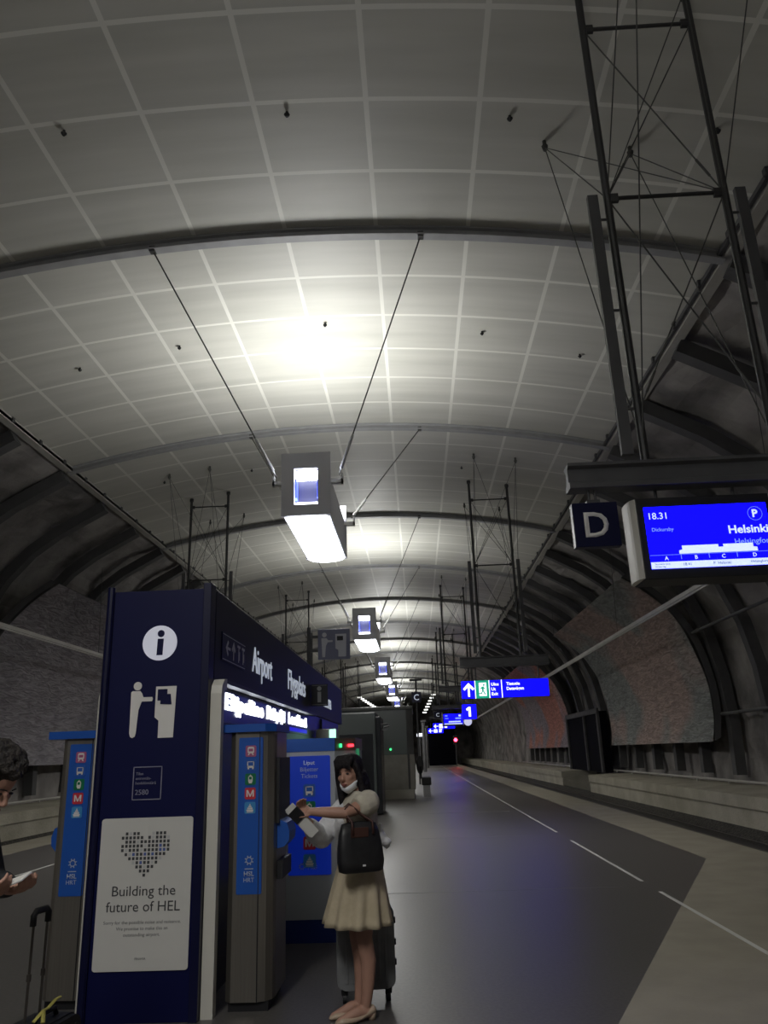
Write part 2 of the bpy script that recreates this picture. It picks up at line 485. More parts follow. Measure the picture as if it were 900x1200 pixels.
# edge trims with a dark rail and lugs
for nm, sx in (('trim_right', 1), ('trim_left', -1)):
    xe = XC + sx * HW
    b = MB(); b.bx(xe - .06, xe + .16, Y0, Y1, ZT - .13, ZT + .02)
    struct(b.build('trim_%d' % (20 if sx > 0 else 21), M_trim))
    b = MB(); b.bx(xe - sx * .13 - .03, xe - sx * .13 + .03, Y0, Y1, ZT - .10, ZT - .02)
    y = 1.0
    while y < 90:
        b.bx(xe - sx * .17 - .03, xe - sx * .17 + .03, y - .05, y + .05, ZT - .10, ZT + .02); y += 1.4167
    struct(b.build('trim_%d' % (22 if sx > 0 else 23), M_steel))
    b = MB(); b.bx(xe + sx * .10 - .05, xe + sx * .10 + .05, Y0, Y1, ZT - .02, ZT + 1.2)
    struct(b.build('ceiling_edge_' + ('right' if sx > 0 else 'left'), M_vaultrib))

# ceiling ribs
def rib_mesh():
    b = MB()
    ring = []
    N = 40
    for i in range(N + 1):
        a = -AMAX + 2 * AMAX * i / N
        r = []
        for (dy, off) in ((-.09, -.005), (-.09, -.035), (-.03, -.05), (-.03, -.13), (-.09, -.145), (-.09, -.175), (.09, -.175), (.09, -.145), (.03, -.13), (.03, -.05), (.09, -.035), (.09, -.005)):
            x, z = carc(a, off); r.append(V((x, dy, z)))
        ring.append(r)
    b.loft(ring)
    return b
proto = None
for i in range(15):
    y = 11.5 + 8.5 * i
    if proto is None:
        proto = rib_mesh().build('ceiling_rib', M_ribsteel, None); o = proto
    else:
        o = proto.copy(); C.objects.link(o)
    o.location = (0, y, 0)
    tag(o, '%s dark steel rib arching across the pale panelled ceiling' % ORD[i], 'ceiling rib', 'ceiling ribs')

# small sprinkler heads and hooks on the ceiling panels
spr = [(-4.75, 8.82), (-1.49, 8.85), (1.73, 8.95), (-4.9, 15.0), (-1.6, 14.6), (1.8, 14.9), (-7.2, 15.2), (4.0, 15.5), (-4.9, 22.8), (1.8, 23.2), (4.6, 8.9), (-7.6, 22.5)]
spr_p = None
for i, (x, y) in enumerate(spr):
    a = math.asin((x - XC) / RAD); cx, cz = carc(a)
    if spr_p is None:
        b = MB(); b.tube([(0, 0, 0.02), (0, 0, -.05)], .02, 8); b.tube([(0, 0, -.05), (0, 0, -.09)], [.045, .02], 8)
        o = spr_p = b.build('sprinkler_head', M_black)
    else:
        o = spr_p.copy(); C.objects.link(o)
    o.location = (cx, y, cz)
    row = 'before the nearest rib' if y < 11.5 else ('between the nearest and second ribs' if y < 20 else 'past the second rib')
    side = {-7.2: 'far left', -7.6: 'far left', -4.75: 'left', -4.9: 'left', -1.49: 'middle', -1.6: 'middle', 1.73: 'right', 1.8: 'right', 4.0: 'far right', 4.6: 'far right'}[x]
    tag(o, 'tiny black sprinkler head on the ceiling %s, %s one' % (row, side), 'sprinkler', 'sprinkler heads on the ceiling')

# tunnel ribs along both rock walls
def tunnel_rib(sx):
    b = MB()
    ring = []
    P = ROCK[1:11]
    for i, (px, pz) in enumerate(P):
        a = V(P[max(0, i - 1)]); c = V(P[min(len(P) - 1, i + 1)])
        t = (c - a).normalized(); nrm = V((-t.y, t.x))
        if nrm.dot(V((4.5 - px, 3.5 - pz))) < 0: nrm = -nrm
        p0 = V((px, pz)) + nrm * .02; p1 = V((px, pz)) + nrm * .34
        ring.append([V((XC + sx * p0.x, -.16, p0.y)), V((XC + sx * p1.x, -.16, p1.y)), V((XC + sx * p1.x, .16, p1.y)), V((XC + sx * p0.x, .16, p0.y))])
    # refine
    fine = []
    for r0, r1 in zip(ring, ring[1:]):
        for q in range(3):
            fine.append([r0[j].lerp(r1[j], q / 3) for j in range(4)])
    fine.append(ring[-1])
    b.loft(fine)
    return b
for side, sx in (('right', 1), ('left', -1)):
    proto = None
    for i in range(23):
        y = 8.667 + 2.8333 * i
        if proto is None:
            o = proto = tunnel_rib(sx).build('tunnel_rib', M_vaultrib)
        else:
            o = proto.copy(); C.objects.link(o)
        o.location = (0, y, 0)
        tag(o, '%s dark curved rib against the rock wall on the %s' % (ORD[i], side), 'tunnel rib', 'tunnel ribs on the %s' % side)
    # purlins and the pale pipe at the foot of the ribs
    for nm, px, pz, r, m, y0, y1, lab in (('foot_pipe', 11.55, .46, .035, M_trim, 4, 75, 'thin pale pipe running along the foot of the %s rock wall' % side),
                                          ('cross_bar', 11.62, 2.45, .05, M_steel, 4, 25.6 if sx > 0 else 22.8, 'low dark bar tying the tunnel ribs before the %s mural' % side),
                                          ('cross_bar', 11.10, 5.05, .05, M_steel, 4, 25.6 if sx > 0 else 22.8, 'high dark bar tying the tunnel ribs before the %s mural' % side)):
        b = MB(); b.tube([(XC + sx * px, y0, pz), (XC + sx * px, y1, pz)], r, 8)
        if nm == 'foot_pipe':
            for q in range(23):
                b.bx(XC + sx * px - .03, XC + sx * px + .03, 8.667 + 2.8333 * q - .03, 8.667 + 2.8333 * q + .03, .36, .46)
        o = b.build(nm, m, None, (XC + sx * px, y0, pz))
        tag(o, lab, 'pipe' if nm == 'foot_pipe' else 'bar')

# carved stone murals hung inside the vault
MUR = [(11.35, 1.65), (11.48, 2.6), (11.42, 3.6), (11.13, 4.75), (10.62, 5.70), (9.92, 6.48), (9.1, 7.05)]
def mural(sx, y0, y1, m, label, top=7):
    ring = []
    for (px, pz) in MUR[:top]:
        ring.append((px, pz))
    fine = []
    for i in range(len(ring) - 1):
        p0, p1, p2, p3 = (V(ring[max(0, i - 1)]), V(ring[i]), V(ring[i + 1]), V(ring[min(len(ring) - 1, i + 2)]))
        for q in range(5):
            t = q / 5
            v_ = .5 * ((2 * p1) + (p2 - p0) * t + (2 * p0 - 5 * p1 + 4 * p2 - p3) * t * t + (3 * p1 - p0 - 3 * p2 + p3) * t ** 3)
            fine.append((v_.x, v_.y))
    fine.append(ring[-1])
    root = thing('stone_mural', (XC + sx * 11.4, y0, 1.65), label, 'mural')
    b = MB()
    inner = []; ny = int((y1 - y0) / .5)
    for j in range(ny + 1):
        y = y0 + (y1 - y0) * j / ny
        inner.append([V((XC + sx * (px - .05 + .05 * noise.noise(V((px, y, pz)))), y, pz - .03)) for px, pz in fine])
    b.loft(inner, cap=False, closed=False)
    b.build('carved_face', m, root, smooth=True)
    for yy in (y0, y1):
        b = MB(); b.loft([[V((XC + sx * px, yy - .05, pz)), V((XC + sx * (px + .20), yy - .05, pz + .10)), V((XC + sx * (px + .20), yy + .05, pz + .10)), V((XC + sx * px, yy + .05, pz))] for px, pz in fine])
        b.build('edge_frame', M_vaultrib, root)
    b = MB()
    b.loft([[V((XC + sx * (px + .06), y, pz + .04)) for px, pz in fine] for y in (y0, y1)], cap=False, closed=False)
    b.build('backing', M_vaultrib, root)
    return root
mural(1, 25.8, 39.4, M_mural, 'grey and pinkish carved stone mural on the right vault, nearest to the display')
mural(1, 50.0, 70.0, M_mural2, 'reddish carved stone mural on the right vault behind the exit sign')
mural(-1, 23.2, 50.0, M_mural3, 'violet-grey carved stone mural on the left vault behind the blue pillar')

# service opening between the right murals, its inner dark painted as a black panel
root = thing('service_portal', (XC + 11.1, 44.8, .36), 'dark doorway box on the right wall between the two murals', 'doorway')
b = MB(); b.bx(XC + 11.0, XC + 11.12, 40.3, 40.6, .36, 3.25); b.bx(XC + 11.0, XC + 11.12, 48.6, 48.9, .36, 3.25); b.bx(XC + 11.0, XC + 11.12, 40.3, 48.9, 3.2, 3.45); b.bx(XC + 11.0, XC + 11.12, 43.7, 43.9, .36, 3.25)
b.build('frame', M_vaultrib, root)
MB().bx(XC + 11.1, XC + 11.5, 40.3, 48.9, .36, 3.3).build('dark_panel', mat('portal_dark', (.004, .004, .008), .9, spec=.1), root)

# overhead conductor bars above both tracks
for side, sx in (('right', 1), ('left', -1)):
    x = XC + sx * 8.78
    root = thing('overhead_conductor', (x, 0, 5.15), 'pale overhead power rail hanging above the %s track' % side, 'overhead line')
    b = MB(); b.bx(x - .045, x + .045, -4, 100, 5.10, 5.20); b.bx(x - .02, x + .02, -4, 100, 5.05, 5.10)
    b.build('conductor_bar', M_trim, root)
    for y in range(2, 100, 12):
        b = MB(); b.tube([(x, y, 5.2), (x + sx * .1, y, 8.2)], .008, 6)
        b.build('hanger_rod', M_vaultrib, root)

# running rails
for side, sx in (('right', 1), ('left', -1)):
    for inn, px in (('inner', 8.04), ('outer', 9.56)):
        x = XC + sx * px
        prof = [(-.07, -.78), (.07, -.78), (.07, -.76), (.012, -.73), (.012, -.64), (.035, -.62), (.035, -.585), (-.035, -.585), (-.035, -.62), (-.012, -.64), (-.012, -.73), (-.07, -.76)]
        b = MB(); b.loft([[V((x + a, y, z)) for a, z in prof] for y in (Y0, Y1)])
        tag(b.build('track_rail', M_rail, None, (x, 0, -.78)), '%s steel running rail of the track on the %s' % (inn, side), 'rail', 'running rails')

# ================================================================== PENDANT LAMPS
def lamp(i, y):
    x0 = -1.94
    root = thing('pendant_lamp', (x0, y, 6.6), ['large nearest pendant trough lamp glowing white under the ceiling', 'second pendant trough lamp, glowing beyond the nearest one',
                 'third pendant trough lamp in the row above the platform', 'fourth pendant trough lamp in the row above the platform', 'fifth pendant trough lamp in the row above the platform',
                 'sixth pendant trough lamp in the row above the platform', 'seventh pendant trough lamp in the row above the platform', 'pendant trough lamp above the info pillar'][i], 'lamp', 'pendant lamps in a row')
    Z0, Z1 = 6.0, 7.28
    def plate(yy):
        p = MB()
        p.bx(x0 - .48, x0 - .23, yy - .05, yy + .05, Z0, Z1); p.bx(x0 + .23, x0 + .48, yy - .05, yy + .05, Z0, Z1)
        p.bx(x0 - .23, x0 + .23, yy - .05, yy + .05, Z1 - .32, Z1); p.bx(x0 - .23, x0 + .23, yy - .05, yy + .05, Z0, Z0 + .22)
        return p
    plate(y).build('end_plate', M_lampbox, root)
    plate(y + 3.45).build('end_plate', M_lampbox, root)
    # inner box seen through the window: reflector, two glowing tubes, blue edges
    b = MB(); b.bx(x0 - .3, x0 + .3, y + .30, y + .33, Z0 + .15, Z1 - .2); b.build('reflector', M_mirror, root)
    b = MB(); b.bx(x0 - .22, x0 + .22, y + .08, y + .3, Z1 - .46, Z1 - .33); b.build('tube', M_glow, root)
    b = MB(); b.bx(x0 - .22, x0 + .22, y + .08, y + .3, Z0 + .22, Z0 + .30); b.build('tube', M_glow, root)
    b = MB(); b.bx(x0 - .27, x0 - .2, y + .08, y + .3, Z0 + .4, Z1 - .52); b.build('side_film', M_bluefilm, root)
    b = MB(); b.bx(x0 + .2, x0 + .27, y + .08, y + .3, Z0 + .4, Z1 - .52); b.build('side_film', M_bluefilm, root)
    # trough sides with a curved reflector above the diffuser
    for s in (-1, 1):
        b = MB(); b.bx(x0 + s * .44 - .012, x0 + s * .44 + .012, y + .05, y + 3.4, Z0 + .02, Z0 + .85)
        b.build('side_panel', M_lampbox, root)
    # curved glowing diffuser below
    b = MB(); rings = []
    for yy in (y + .06, y + 3.44):
        pr = []
        for k in range(13):
            a = PI + PI * k / 12
            pr.append(V((x0 + .43 * math.cos(a), yy, Z0 + .02 + .10 * math.sin(a))))
        rings.append(pr)
    b.loft(rings, cap=True, closed=True)
    b.build('diffuser', M_glow, root)
    # cable brackets on the right and left edges
    for yy in (y + .25, y + 3.2):
        for s in (-1, 1):
            b = MB(); b.bx(x0 + s * .45, x0 + s * .70, yy - .06, yy + .06, 6.72, 6.80); b.bx(x0 + s * .66, x0 + s * .70, yy - .06, yy + .06, 6.72, 6.92)
            b.build('bracket', M_cable, root)  # white colour includes the lamp's light falling on them
    # cables to the ribs before and behind
    rb = 11.5 + 8.5 * round((y - 2.5 - 11.5) / 8.5)
    for yy, yr in ((y + .25, rb), (y + 3.2, rb + 8.5)):
        for s in (-1, 1):
            bb = MB()
            xr = x0 + s * 2.4
            xx, zz = carc(math.asin((xr - XC) / RAD), -.16)
            p, q = V((x0 + s * .62, yy, 6.9)), V((xx, yr, zz))
            bb.tube([p, q], .014, 6)
            d = (q - p).normalized()
            bb.bx(xx - .05, xx + .05, yr - .06, yr + .06, zz - .04, zz + .06)
            cb = bb.build('cable', M_wire, root)
            tb = MB(); tb.tube([p + d * .02, p + d * .12, p + d * .16, p + d * .85, p + d * .9], [.012, .014, .036, .030, .012], 8); tb.build('turnbuckle', M_cable, cb)  # lamplight on the cable ends put into their white metal
    for nm, z, rot, pw, wid in (('uplight', Z1 - .35, (PI, 0, 0), LAMP_UP, .55), ('downlight', Z0 - .10, (0, 0, 0), LAMP_DOWN, .8)):
        ld = bpy.data.lights.new(nm, 'AREA'); ld.shape = 'RECTANGLE'; ld.size = wid; ld.size_y = 3.2; ld.energy = pw; ld.color = (0.98, 0.98, 0.92) if nm == 'uplight' else (1.0, 0.97, 0.9)
        lo = bpy.data.objects.new(nm, ld); C.objects.link(lo); lo.parent = root
        lo.location = (0, 1.75, z - 6.6); lo.rotation_euler = rot
    return root
for i, y in enumerate((14.0, 30.9, 47.8, 64.7, 81.6, 98.5, 115.4, -3.0)):
    lamp(i, y)

# ================================================================== HANGING TRUSSES AND SIGNS
def truss(xl, xr, y, zb, label, xbeam=None, zbeam=None, sidelabel=''):
    root = thing('hanging_truss', ((xl + xr) / 2, y, zb), label, 'truss', 'rod trusses hanging from the ceiling')
    zt = lambda x: carc(math.asin((x - XC) / RAD))[1]
    for x in (xl, xr):
        b = MB(); b.tube([(x, y, zb), (x, y, zt(x) - .03)], .042, 10); b.tube([(x, y, zt(x) - .10), (x, y, zt(x))], .065, 10)
        b.build('rod', M_rod, root)
    levels = [zb + .55, zb + (zt(xl) - zb) * .5, zt(xr) - .5]
    for z in levels[1:]:
        b = MB(); b.tube([(xl, y, z), (xr, y, z)], .022, 8)
        for x in (xl, xr): b.box((x + (.07 if x == xl else -.07), y, z), (.09, .04, .10))
        b.build('cross_bar', M_rod, root)
    for za, zc in zip(levels, levels[1:]):
        for (a, c) in ((xl, xr), (xr, xl)):
            b = MB(); b.tube([(a, y, za), (c, y, zc)], .008, 6)
            d = (V((c, y, zc)) - V((a, y, za))).normalized(); p = V((a, y, za))
            b.tube([p + d * .25, p + d * .5], .014, 6)
            b.build('brace', M_wire, root)
    # guy wires up to ceiling anchors in front and behind
    for dy in (2.45, -2.45):
        for x in (xl, xr):
            b = MB(); z = zt(x)
            an = V((x, y + dy, z - .12))
            b.tube([(x, y + dy, z), an], .03, 8); b.tube([an + V((0, 0, .03)), an - V((0, 0, .05))], [.05, .03], 8)
            b.tube([an, (x, y, levels[1])], .007, 6); b.tube([an, (x, y, zb + .2)], .007, 6); b.tube([an, (xl + xr - x, y, levels[1])], .007, 6)
            b.build('guy_wire', M_wire, root)
    # flat cable channels fixed beside the rods
    for s, x in ((-1, xl), (1, xr)):
        b = MB(); b.bx(x + s * .16 - .055, x + s * .16 + .055, y - .03, y + .03, zb + .12, zb + 3.1)
        for z in (zb + .6, zb + 1.7, zb + 2.8): b.tube([(x + s * .12, y, z), (x, y, z)], .015, 6)
        b.build('cable_channel', M_steel, root)
    if xbeam:
        b = MB(); z0, z1 = zbeam
        pr = [(-.10, z0), (.10, z0), (.10, z0 + .05), (.05, z0 + .07), (.05, z1 - .05), (.10, z1 - .03), (.10, z1), (-.10, z1), (-.10, z1 - .03), (-.05, z1 - .05), (-.05, z0 + .07), (-.10, z0 + .05)]
        b.loft([[V((x, y + a, z)) for a, z in pr] for x in xbeam])
        b.build('beam', M_steel, root)
    return root
YT1, YT2, YT3 = 6.95, 24.5, 41.6
truss(2.29, 3.53, YT1, 4.13, 'large rod truss at upper right carrying the departure display', (1.53, 4.55), (3.91, 4.16))
truss(2.10, 3.36, YT2, 4.40, 'rod truss on the right carrying the blue exit sign', (1.43, 4.2), (4.08, 4.40))
truss(1.62, 2.86, YT3, 4.9, 'third rod truss from the camera on the right, beyond the exit sign', (1.2, 4.2), (4.6, 4.9))
truss(1.75, 3.0, 58.8, 4.9, 'fourth rod truss from the camera on the right', (1.2, 4.2), (4.6, 4.9))
truss(-7.30, -6.05, YT2, 4.4, 'rod truss at the left rising behind the blue pillar', (-8.1, -5.3), (4.08, 4.40))
truss(-6.9, -5.65, YT3, 4.9, 'second rod truss on the left, beyond the kiosk roof', (-7.9, -5.0), (4.6, 4.9))
truss(-6.8, -5.55, 58.8, 4.9, 'third rod truss on the left, far behind the kiosk', (-7.8, -5.0), (4.6, 4.9))
truss(-6.75, -5.5, 75.9, 4.9, 'farthest rod truss on the left of the lamps', (-7.8, -5.0), (4.6, 4.9))
truss(1.75, 3.0, 75.9, 4.9, 'fifth and farthest rod truss on the right', (1.2, 4.2), (4.6, 4.9))

FX, FZ, FN = V((1, 0, 0)), V((0, 0, 1)), V((0, -1, 0))      # plane facing the camera end
def hang(b, xs, y, z0, z1, r=.018):
    for x in xs: b.tube([(x, y, z0), (x, y, z1)], r, 8)
def letter_sign(ch, x0, x1, z0, z1, y, ztop, label):
    root = thing('letter_sign', ((x0 + x1) / 2, y, z0), label, 'sign', 'platform letter signs')
    MB().bx(x0, x1, y - .05, y + .05, z0, z1, .006).build('plate', M_navydark, root)
    b = MB(); xm = (x0 + x1) / 2; hang(b, (xm - .03, xm + .03), y, z1, ztop, .012); b.bx(xm - .06, xm + .06, y - .04, y + .04, z1, z1 + .03); b.build('hanger', M_steel, root)
    lettering(ch, V((xm, y - .052, z0 + (z1 - z0) * .22)), FX, FZ, FN, (z1 - z0) * .56, M_white if ch == 'D' else M_letter, root, anchor='c', bold=.012)  # C letters are given a slight glow so they are less dim
    return root
letter_sign('D', 1.535, 1.955, 3.35, 3.775, YT1, 3.91, 'dark square sign with white letter D beside the lit display')
letter_sign('C', -.22, .30, 4.2, 4.75, 42.93, 5.36, 'dark square sign with white letter C above the lift enclosure')
letter_sign('C', 1.30, 1.85, 4.0, 4.45, 59, 4.62, 'faint square letter C sign left of the small distant display')
# pole that carries the C sign above the lift
b = MB(); b.tube([(.04, 43.1, 0), (.04, 43.1, 5.42)], .05, 10); b.bx(-.3, .38, 42.88, 43.15, 5.36, 5.46)
tag(b.build('sign_pole', M_steel, None, (.04, 43.1, 0)), 'slim dark pole holding the C sign beside the lift enclosure', 'pole')

# the big departure display
def display(x0, x1, z0, z1, y, ztop, label, big=True):
    root = thing('departure_display', ((x0 + x1) / 2, y, z0), label, 'display', 'departure displays')
    b = MB(); b.bx(x0, x1, y - .06, y + .30, z0, z1, .01)
    b.build('housing', M_black, root)
    for xx, s in ((x0, -1), (x1, 1)):
        b = MB(); pr = []
        for k in range(9):
            t = -1 + 2 * k / 8
            pr.append((y + .12 + .18 * t, 0.012 + .045 * math.sqrt(max(0, 1 - t * t))))
        b.loft([[V((xx + s * d, yy, z)) for yy, d in pr] + [V((xx, y + .30, z)), V((xx, y - .06, z))] for z in (z0 + .01, z1 - .01)])
        b.build('end_cap', M_frame, root)
    b = MB(); hang(b, (x0 + .25, x1 - .25), y + .1, z1, ztop); b.build('hanger', M_steel, root)
    W = x1 - x0; H_ = z1 - z0
    sx0, sx1, sz0, sz1 = x0 + W * .055, x1 - W * .035, z0 + H_ * .12, z1 - H_ * .12
    ys_ = y - .062
    scr = MB().bx(sx0, sx1, ys_ - .004, ys_ + .003, sz0, sz1).build('screen', M_screen, root)
    w_, h_ = sx1 - sx0, sz1 - sz0
    P = lambda u, v_: V((sx0 + u * w_, ys_ - .004, sz0 + v_ * h_))
    if big:
        lettering('18.31', P(.035, .80), FX, FZ, FN, h_ * .105, M_scrwhite, scr, 'time_text', bold=.004)
        lettering('Dickursby', P(.045, .60), FX, FZ, FN, h_ * .058, M_scrdim, scr, 'stop_text')
        lettering('P', P(.90, .77), FX, FZ, FN, h_ * .12, M_scrwhite, scr, 'line_text', bold=.03, anchor='c')
        b = MB()
        for k in range(32):
            a0, a1 = 2 * PI * k / 32, 2 * PI * (k + 1) / 32
            c = P(.90, .825)
            q = [c + V((math.cos(a) * r, -.002, math.sin(a) * r)) for a, r in ((a0, .066), (a1, .066), (a1, .063), (a0, .063))]
            b.face(q)
        b.build('line_ring', M_scrdim, scr)
        lettering('Helsinki', P(.985, .52), FX, FZ, FN, h_ * .125, M_scrwhite, scr, 'destination_text', width=w_ * .32, bold=.022, anchor='r')
        lettering('Helsingfors', P(1.0, .345), FX, FZ, FN, h_ * .085, M_scrdim, scr, 'destination_text', width=w_ * .30, anchor='r')
        b = MB(); o = P(.24, .225)
        b.prism([(0, 0), (0, .03), (.03, .04), (.03, .075), (.32 * w_, .075), (.32 * w_, .05), (.36 * w_, .05), (.36 * w_, .075), (.60 * w_, .075), (.60 * w_, .04), (.63 * w_, .035), (.63 * w_, 0)], o, FX, FZ, FN, 0, .002)
        b.build('train_diagram', M_scrwhite, scr)
        b = MB(); b.bx(sx0, sx1, ys_ - .006, ys_ - .004, sz0 + .212 * h_, sz0 + .216 * h_)
        for u in (.25, .475, .70): b.prism([(-.002, 0), (.002, 0), (.002, .05), (-.002, .05)], P(u, .14), FX, FZ, FN, 0, .002)
        b.build('sector_line', M_scrdim, scr)
        for ch, u in (('A', .13), ('B', .37), ('C', .59), ('D', .84)):
            lettering(ch, P(u, .135), FX, FZ, FN, h_ * .058, M_scrwhite, scr, 'sector_text', bold=.015, anchor='c')
        st = MB().bx(sx0, sx1, ys_ - .006, ys_ - .004, sz0, sz0 + .105 * h_).build('next_train_strip', M_scrwhite, scr)
        q = lambda u, v_: P(u, v_) + V((0, -.002, 0))
        for t, u, v_, hh in (('Seuraava juna', .03, .06, .03), ('Nästa tåg', .03, .018, .03), ('18.41', .26, .035, .045), ('P  Helsinki', .50, .035, .045), ('Helsingfors', .80, .04, .04)):
            lettering(t, q(u, v_), FX, FZ, FN, h_ * hh, M_scrink, scr, 'strip_text')
    else:
        for (u0, u1, v0, v1, m) in ((.06, .2, .78, .9, M_scrdim), (.8, .92, .75, .92, M_scrwhite), (.62, .92, .5, .65, M_scrdim), (.25, .9, .2, .32, M_scrwhite), (.02, .98, .0, .1, M_scrwhite), (.06, .25, .55, .62, M_scrdim)):
            b = MB(); b.prism(rect(u0 * w_, v0 * h_, u1 * w_, v1 * h_), P(0, 0), FX, FZ, FN, 0, .003); b.build('screen_text', m, scr)
    return root
display(2.12, 3.345, 3.02, 3.79, YT1, 3.91, 'large bright blue departure display hanging at right beside the D sign')
display(2.0, 3.55, 3.45, 4.45, 61, 4.6, 'small distant blue departure display below the number 1 sign', False)

def arrow_up(s):
    return [(-.07 * s, -.5 * s), (.07 * s, -.5 * s), (.07 * s, .18 * s), (.30 * s, -.05 * s), (.42 * s, .07 * s), (0, .5 * s), (-.42 * s, .07 * s), (-.30 * s, -.05 * s), (-.07 * s, .18 * s)]
def rot2(p, a):
    return [(x * math.cos(a) - y * math.sin(a), x * math.sin(a) + y * math.cos(a)) for x, y in p]
# exit sign
x0, z0, z1, y = 1.42, 3.13, 3.67, YT2
root = thing('exit_sign', (2.7, y, z0), 'long lit blue exit sign with arrow and green running man', 'sign')
MB().bx(x0, 4.12, y - .08, y + .08, z0, z1, .01).build('housing', M_navydark, root)
f = MB().bx(x0 + .01, 4.11, y - .085, y - .08, z0 + .01, z1 - .01).build('face', M_signblue, root)
b = MB(); hang(b, (1.9, 3.85), y, z1, 4.08, .022); b.build('hanger', M_steel, root)
O = V((x0, y - .085, z0)); 
b = MB(); b.prism(arrow_up(.42), O + V((.23, 0, .27)), FX, FZ, FN, 0, .004); b.build('arrow', M_signwhite, f)
g = MB().bx(x0 + .42, x0 + .88, y - .089, y - .085, z0, z1).build('green_panel', M_green, f)
b = MB(); b.bx(x0 + .42, x0 + .445, y - .091, y - .089, z0, z1); b.bx(x0 + .855, x0 + .88, y - .091, y - .089, z0, z1); b.prism(rect(.55, .07, .78, .47), O, FX, FZ, FN, .004, .007); b.build('doorway_mark', M_signwhite, g)
b = MB(); b.prism(circle(.70, .40, .032, 12), O, FX, FZ, FN, .007, .011)
for pl in ([(.62, .35), (.70, .36), (.69, .22), (.64, .20)], [(.66, .23), (.70, .22), (.75, .12), (.71, .11)], [(.64, .22), (.67, .2), (.62, .13), (.54, .14), (.55, .16), (.61, .17)], [(.69, .35), (.75, .28), (.74, .26), (.68, .31)], [(.63, .35), (.58, .28), (.60, .27), (.65, .32)]):
    b.prism(pl, O, FX, FZ, FN, .007, .011)
b.build('running_man', M_green, g)
for i, t in enumerate(('Ulos', 'Ut', 'Exit')):
    lettering(t, O + V((.93, 0, .37 - .145 * i)), FX, FZ, FN, .09, M_signwhite, f, 'lettering', bold=.02, ext=.004)
b = MB(); b.bx(x0 + 1.24, x0 + 1.265, y - .089, y - .085, z0, z1); b.build('divider', M_signwhite, f)
for i, t in enumerate(('Tietotie', 'Datavägen')):
    lettering(t, O + V((1.40, 0, .37 - .145 * i)), FX, FZ, FN, .09, M_signwhite, f, 'lettering', bold=.02, ext=.004)
root = thing('track_number_sign', (1.63, y, 2.5), 'lit blue square sign with white number 1 under the exit sign', 'sign')
MB().bx(1.40, 1.85, y - .08, y + .08, 2.52, 2.97, .01).build('housing', M_navydark, root)
f = MB().bx(1.41, 1.84, y - .085, y - .08, 2.53, 2.96).build('face', M_signblue, root)
b = MB(); b.prism([(1.60, 2.60), (1.67, 2.60), (1.67, 2.89), (1.61, 2.89), (1.53, 2.83), (1.55, 2.775), (1.60, 2.80)], V((0, y - .085, 0)), FX, FZ, FN, 0, .004); b.build('lettering', M_signwhite, f)
b = MB(); hang(b, (1.5, 1.75), y + .02, 2.97, 3.13, .015); b.build('hanger', M_steel, root)
# round sign and small white panel beside the distant display
root = thing('clock', (3.9, 60.6, 3.55), 'small pale round clock at the edge of the distant display', 'clock')
b = MB(); b.prism(circle(3.88, 3.72, .30), V((0, 60.6, 0)), FX, FZ, FN, -.05, .05); b.build('clock_face', mat('clock_lit', (.7, .7, .9), .5, emit=.7, ecol=(.7, .72, 1)), root)
b = MB(); b.tube([(3.88, 60.6, 4.02), (3.88, 60.6, 4.62)], .02, 8); b.bx(3.75, 4.0, 60.57, 60.63, 4.1, 4.45); b.build('hanger', M_steel, root)
# far direction signs
for i, (xa, xb, za, zb_, yy, lab) in enumerate(((1.5, 3.6, 3.65, 4.2, 75.7, 'distant lit blue direction sign, upper of the two below the display'), (1.05, 2.6, 3.35, 3.85, 79.0, 'distant lit blue direction sign, lower of the two below the display'))):
    root = thing('direction_sign', ((xa + xb) / 2, yy, za), lab, 'sign', 'distant direction signs')
    MB().bx(xa, xb, yy - .08, yy + .08, za, zb_, .01).build('housing', M_navydark, root)
    f = MB().bx(xa + .02, xb - .02, yy - .09, yy - .08, za + .02, zb_ - .02).build('face', M_signblue, root)
    b = MB(); b.prism(rot2(arrow_up(.44), PI / 2), V((xa + .3, yy - .09, (za + zb_) / 2)), FX, FZ, FN, 0, .006); b.build('arrow', M_signwhite, f)
    b = MB(); h_ = zb_ - za
    for (u0, u1, v0, v1) in ((.6, .95, .15, .85), (1.1, 1.4, .55, .8), (1.1, 1.35, .2, .45)): b.prism(rect(u0, v0 * h_, u1, v1 * h_), V((xa, yy - .09, za)), FX, FZ, FN, 0, .006)
    b.build('lettering', M_signwhite, f)
    b = MB(); hang(b, (xa + .3, xb - .3), yy, zb_, 4.62 if i == 0 else 9.6, .02); b.build('hanger', M_steel, root)
# red signal
root = thing('signal', (4.35, 92, 0), 'glowing red signal light far down the right platform edge', 'signal')
b = MB(); b.tube([(4.35, 92.05, 0), (4.35, 92.05, 3.2)], .06, 10); b.build('post', M_steel, root)
b = MB(); b.bx(4.1, 4.6, 92.0, 92.3, 2.35, 3.35, .04); b.build('head', M_black, root)
b = MB(); b.prism(circle(4.35, 2.85, .19, 16), V((0, 92, 0)), FX, FZ, FN, 0, .06); b.build('lens', mat('signal_red', (.8, .02, .05), .4, emit=25, ecol=(1, .02, .05)), root)
# tunnel mouth at the end of the right track; solid, its darkness painted black
b = MB()
b.bx(XC + 3.3, XC + 6.6, 100, 101, 0, 5.2)
o = struct(b.build('wall_end_portal', mat('portal_dark', (.004, .004, .008), .9, spec=.1)))
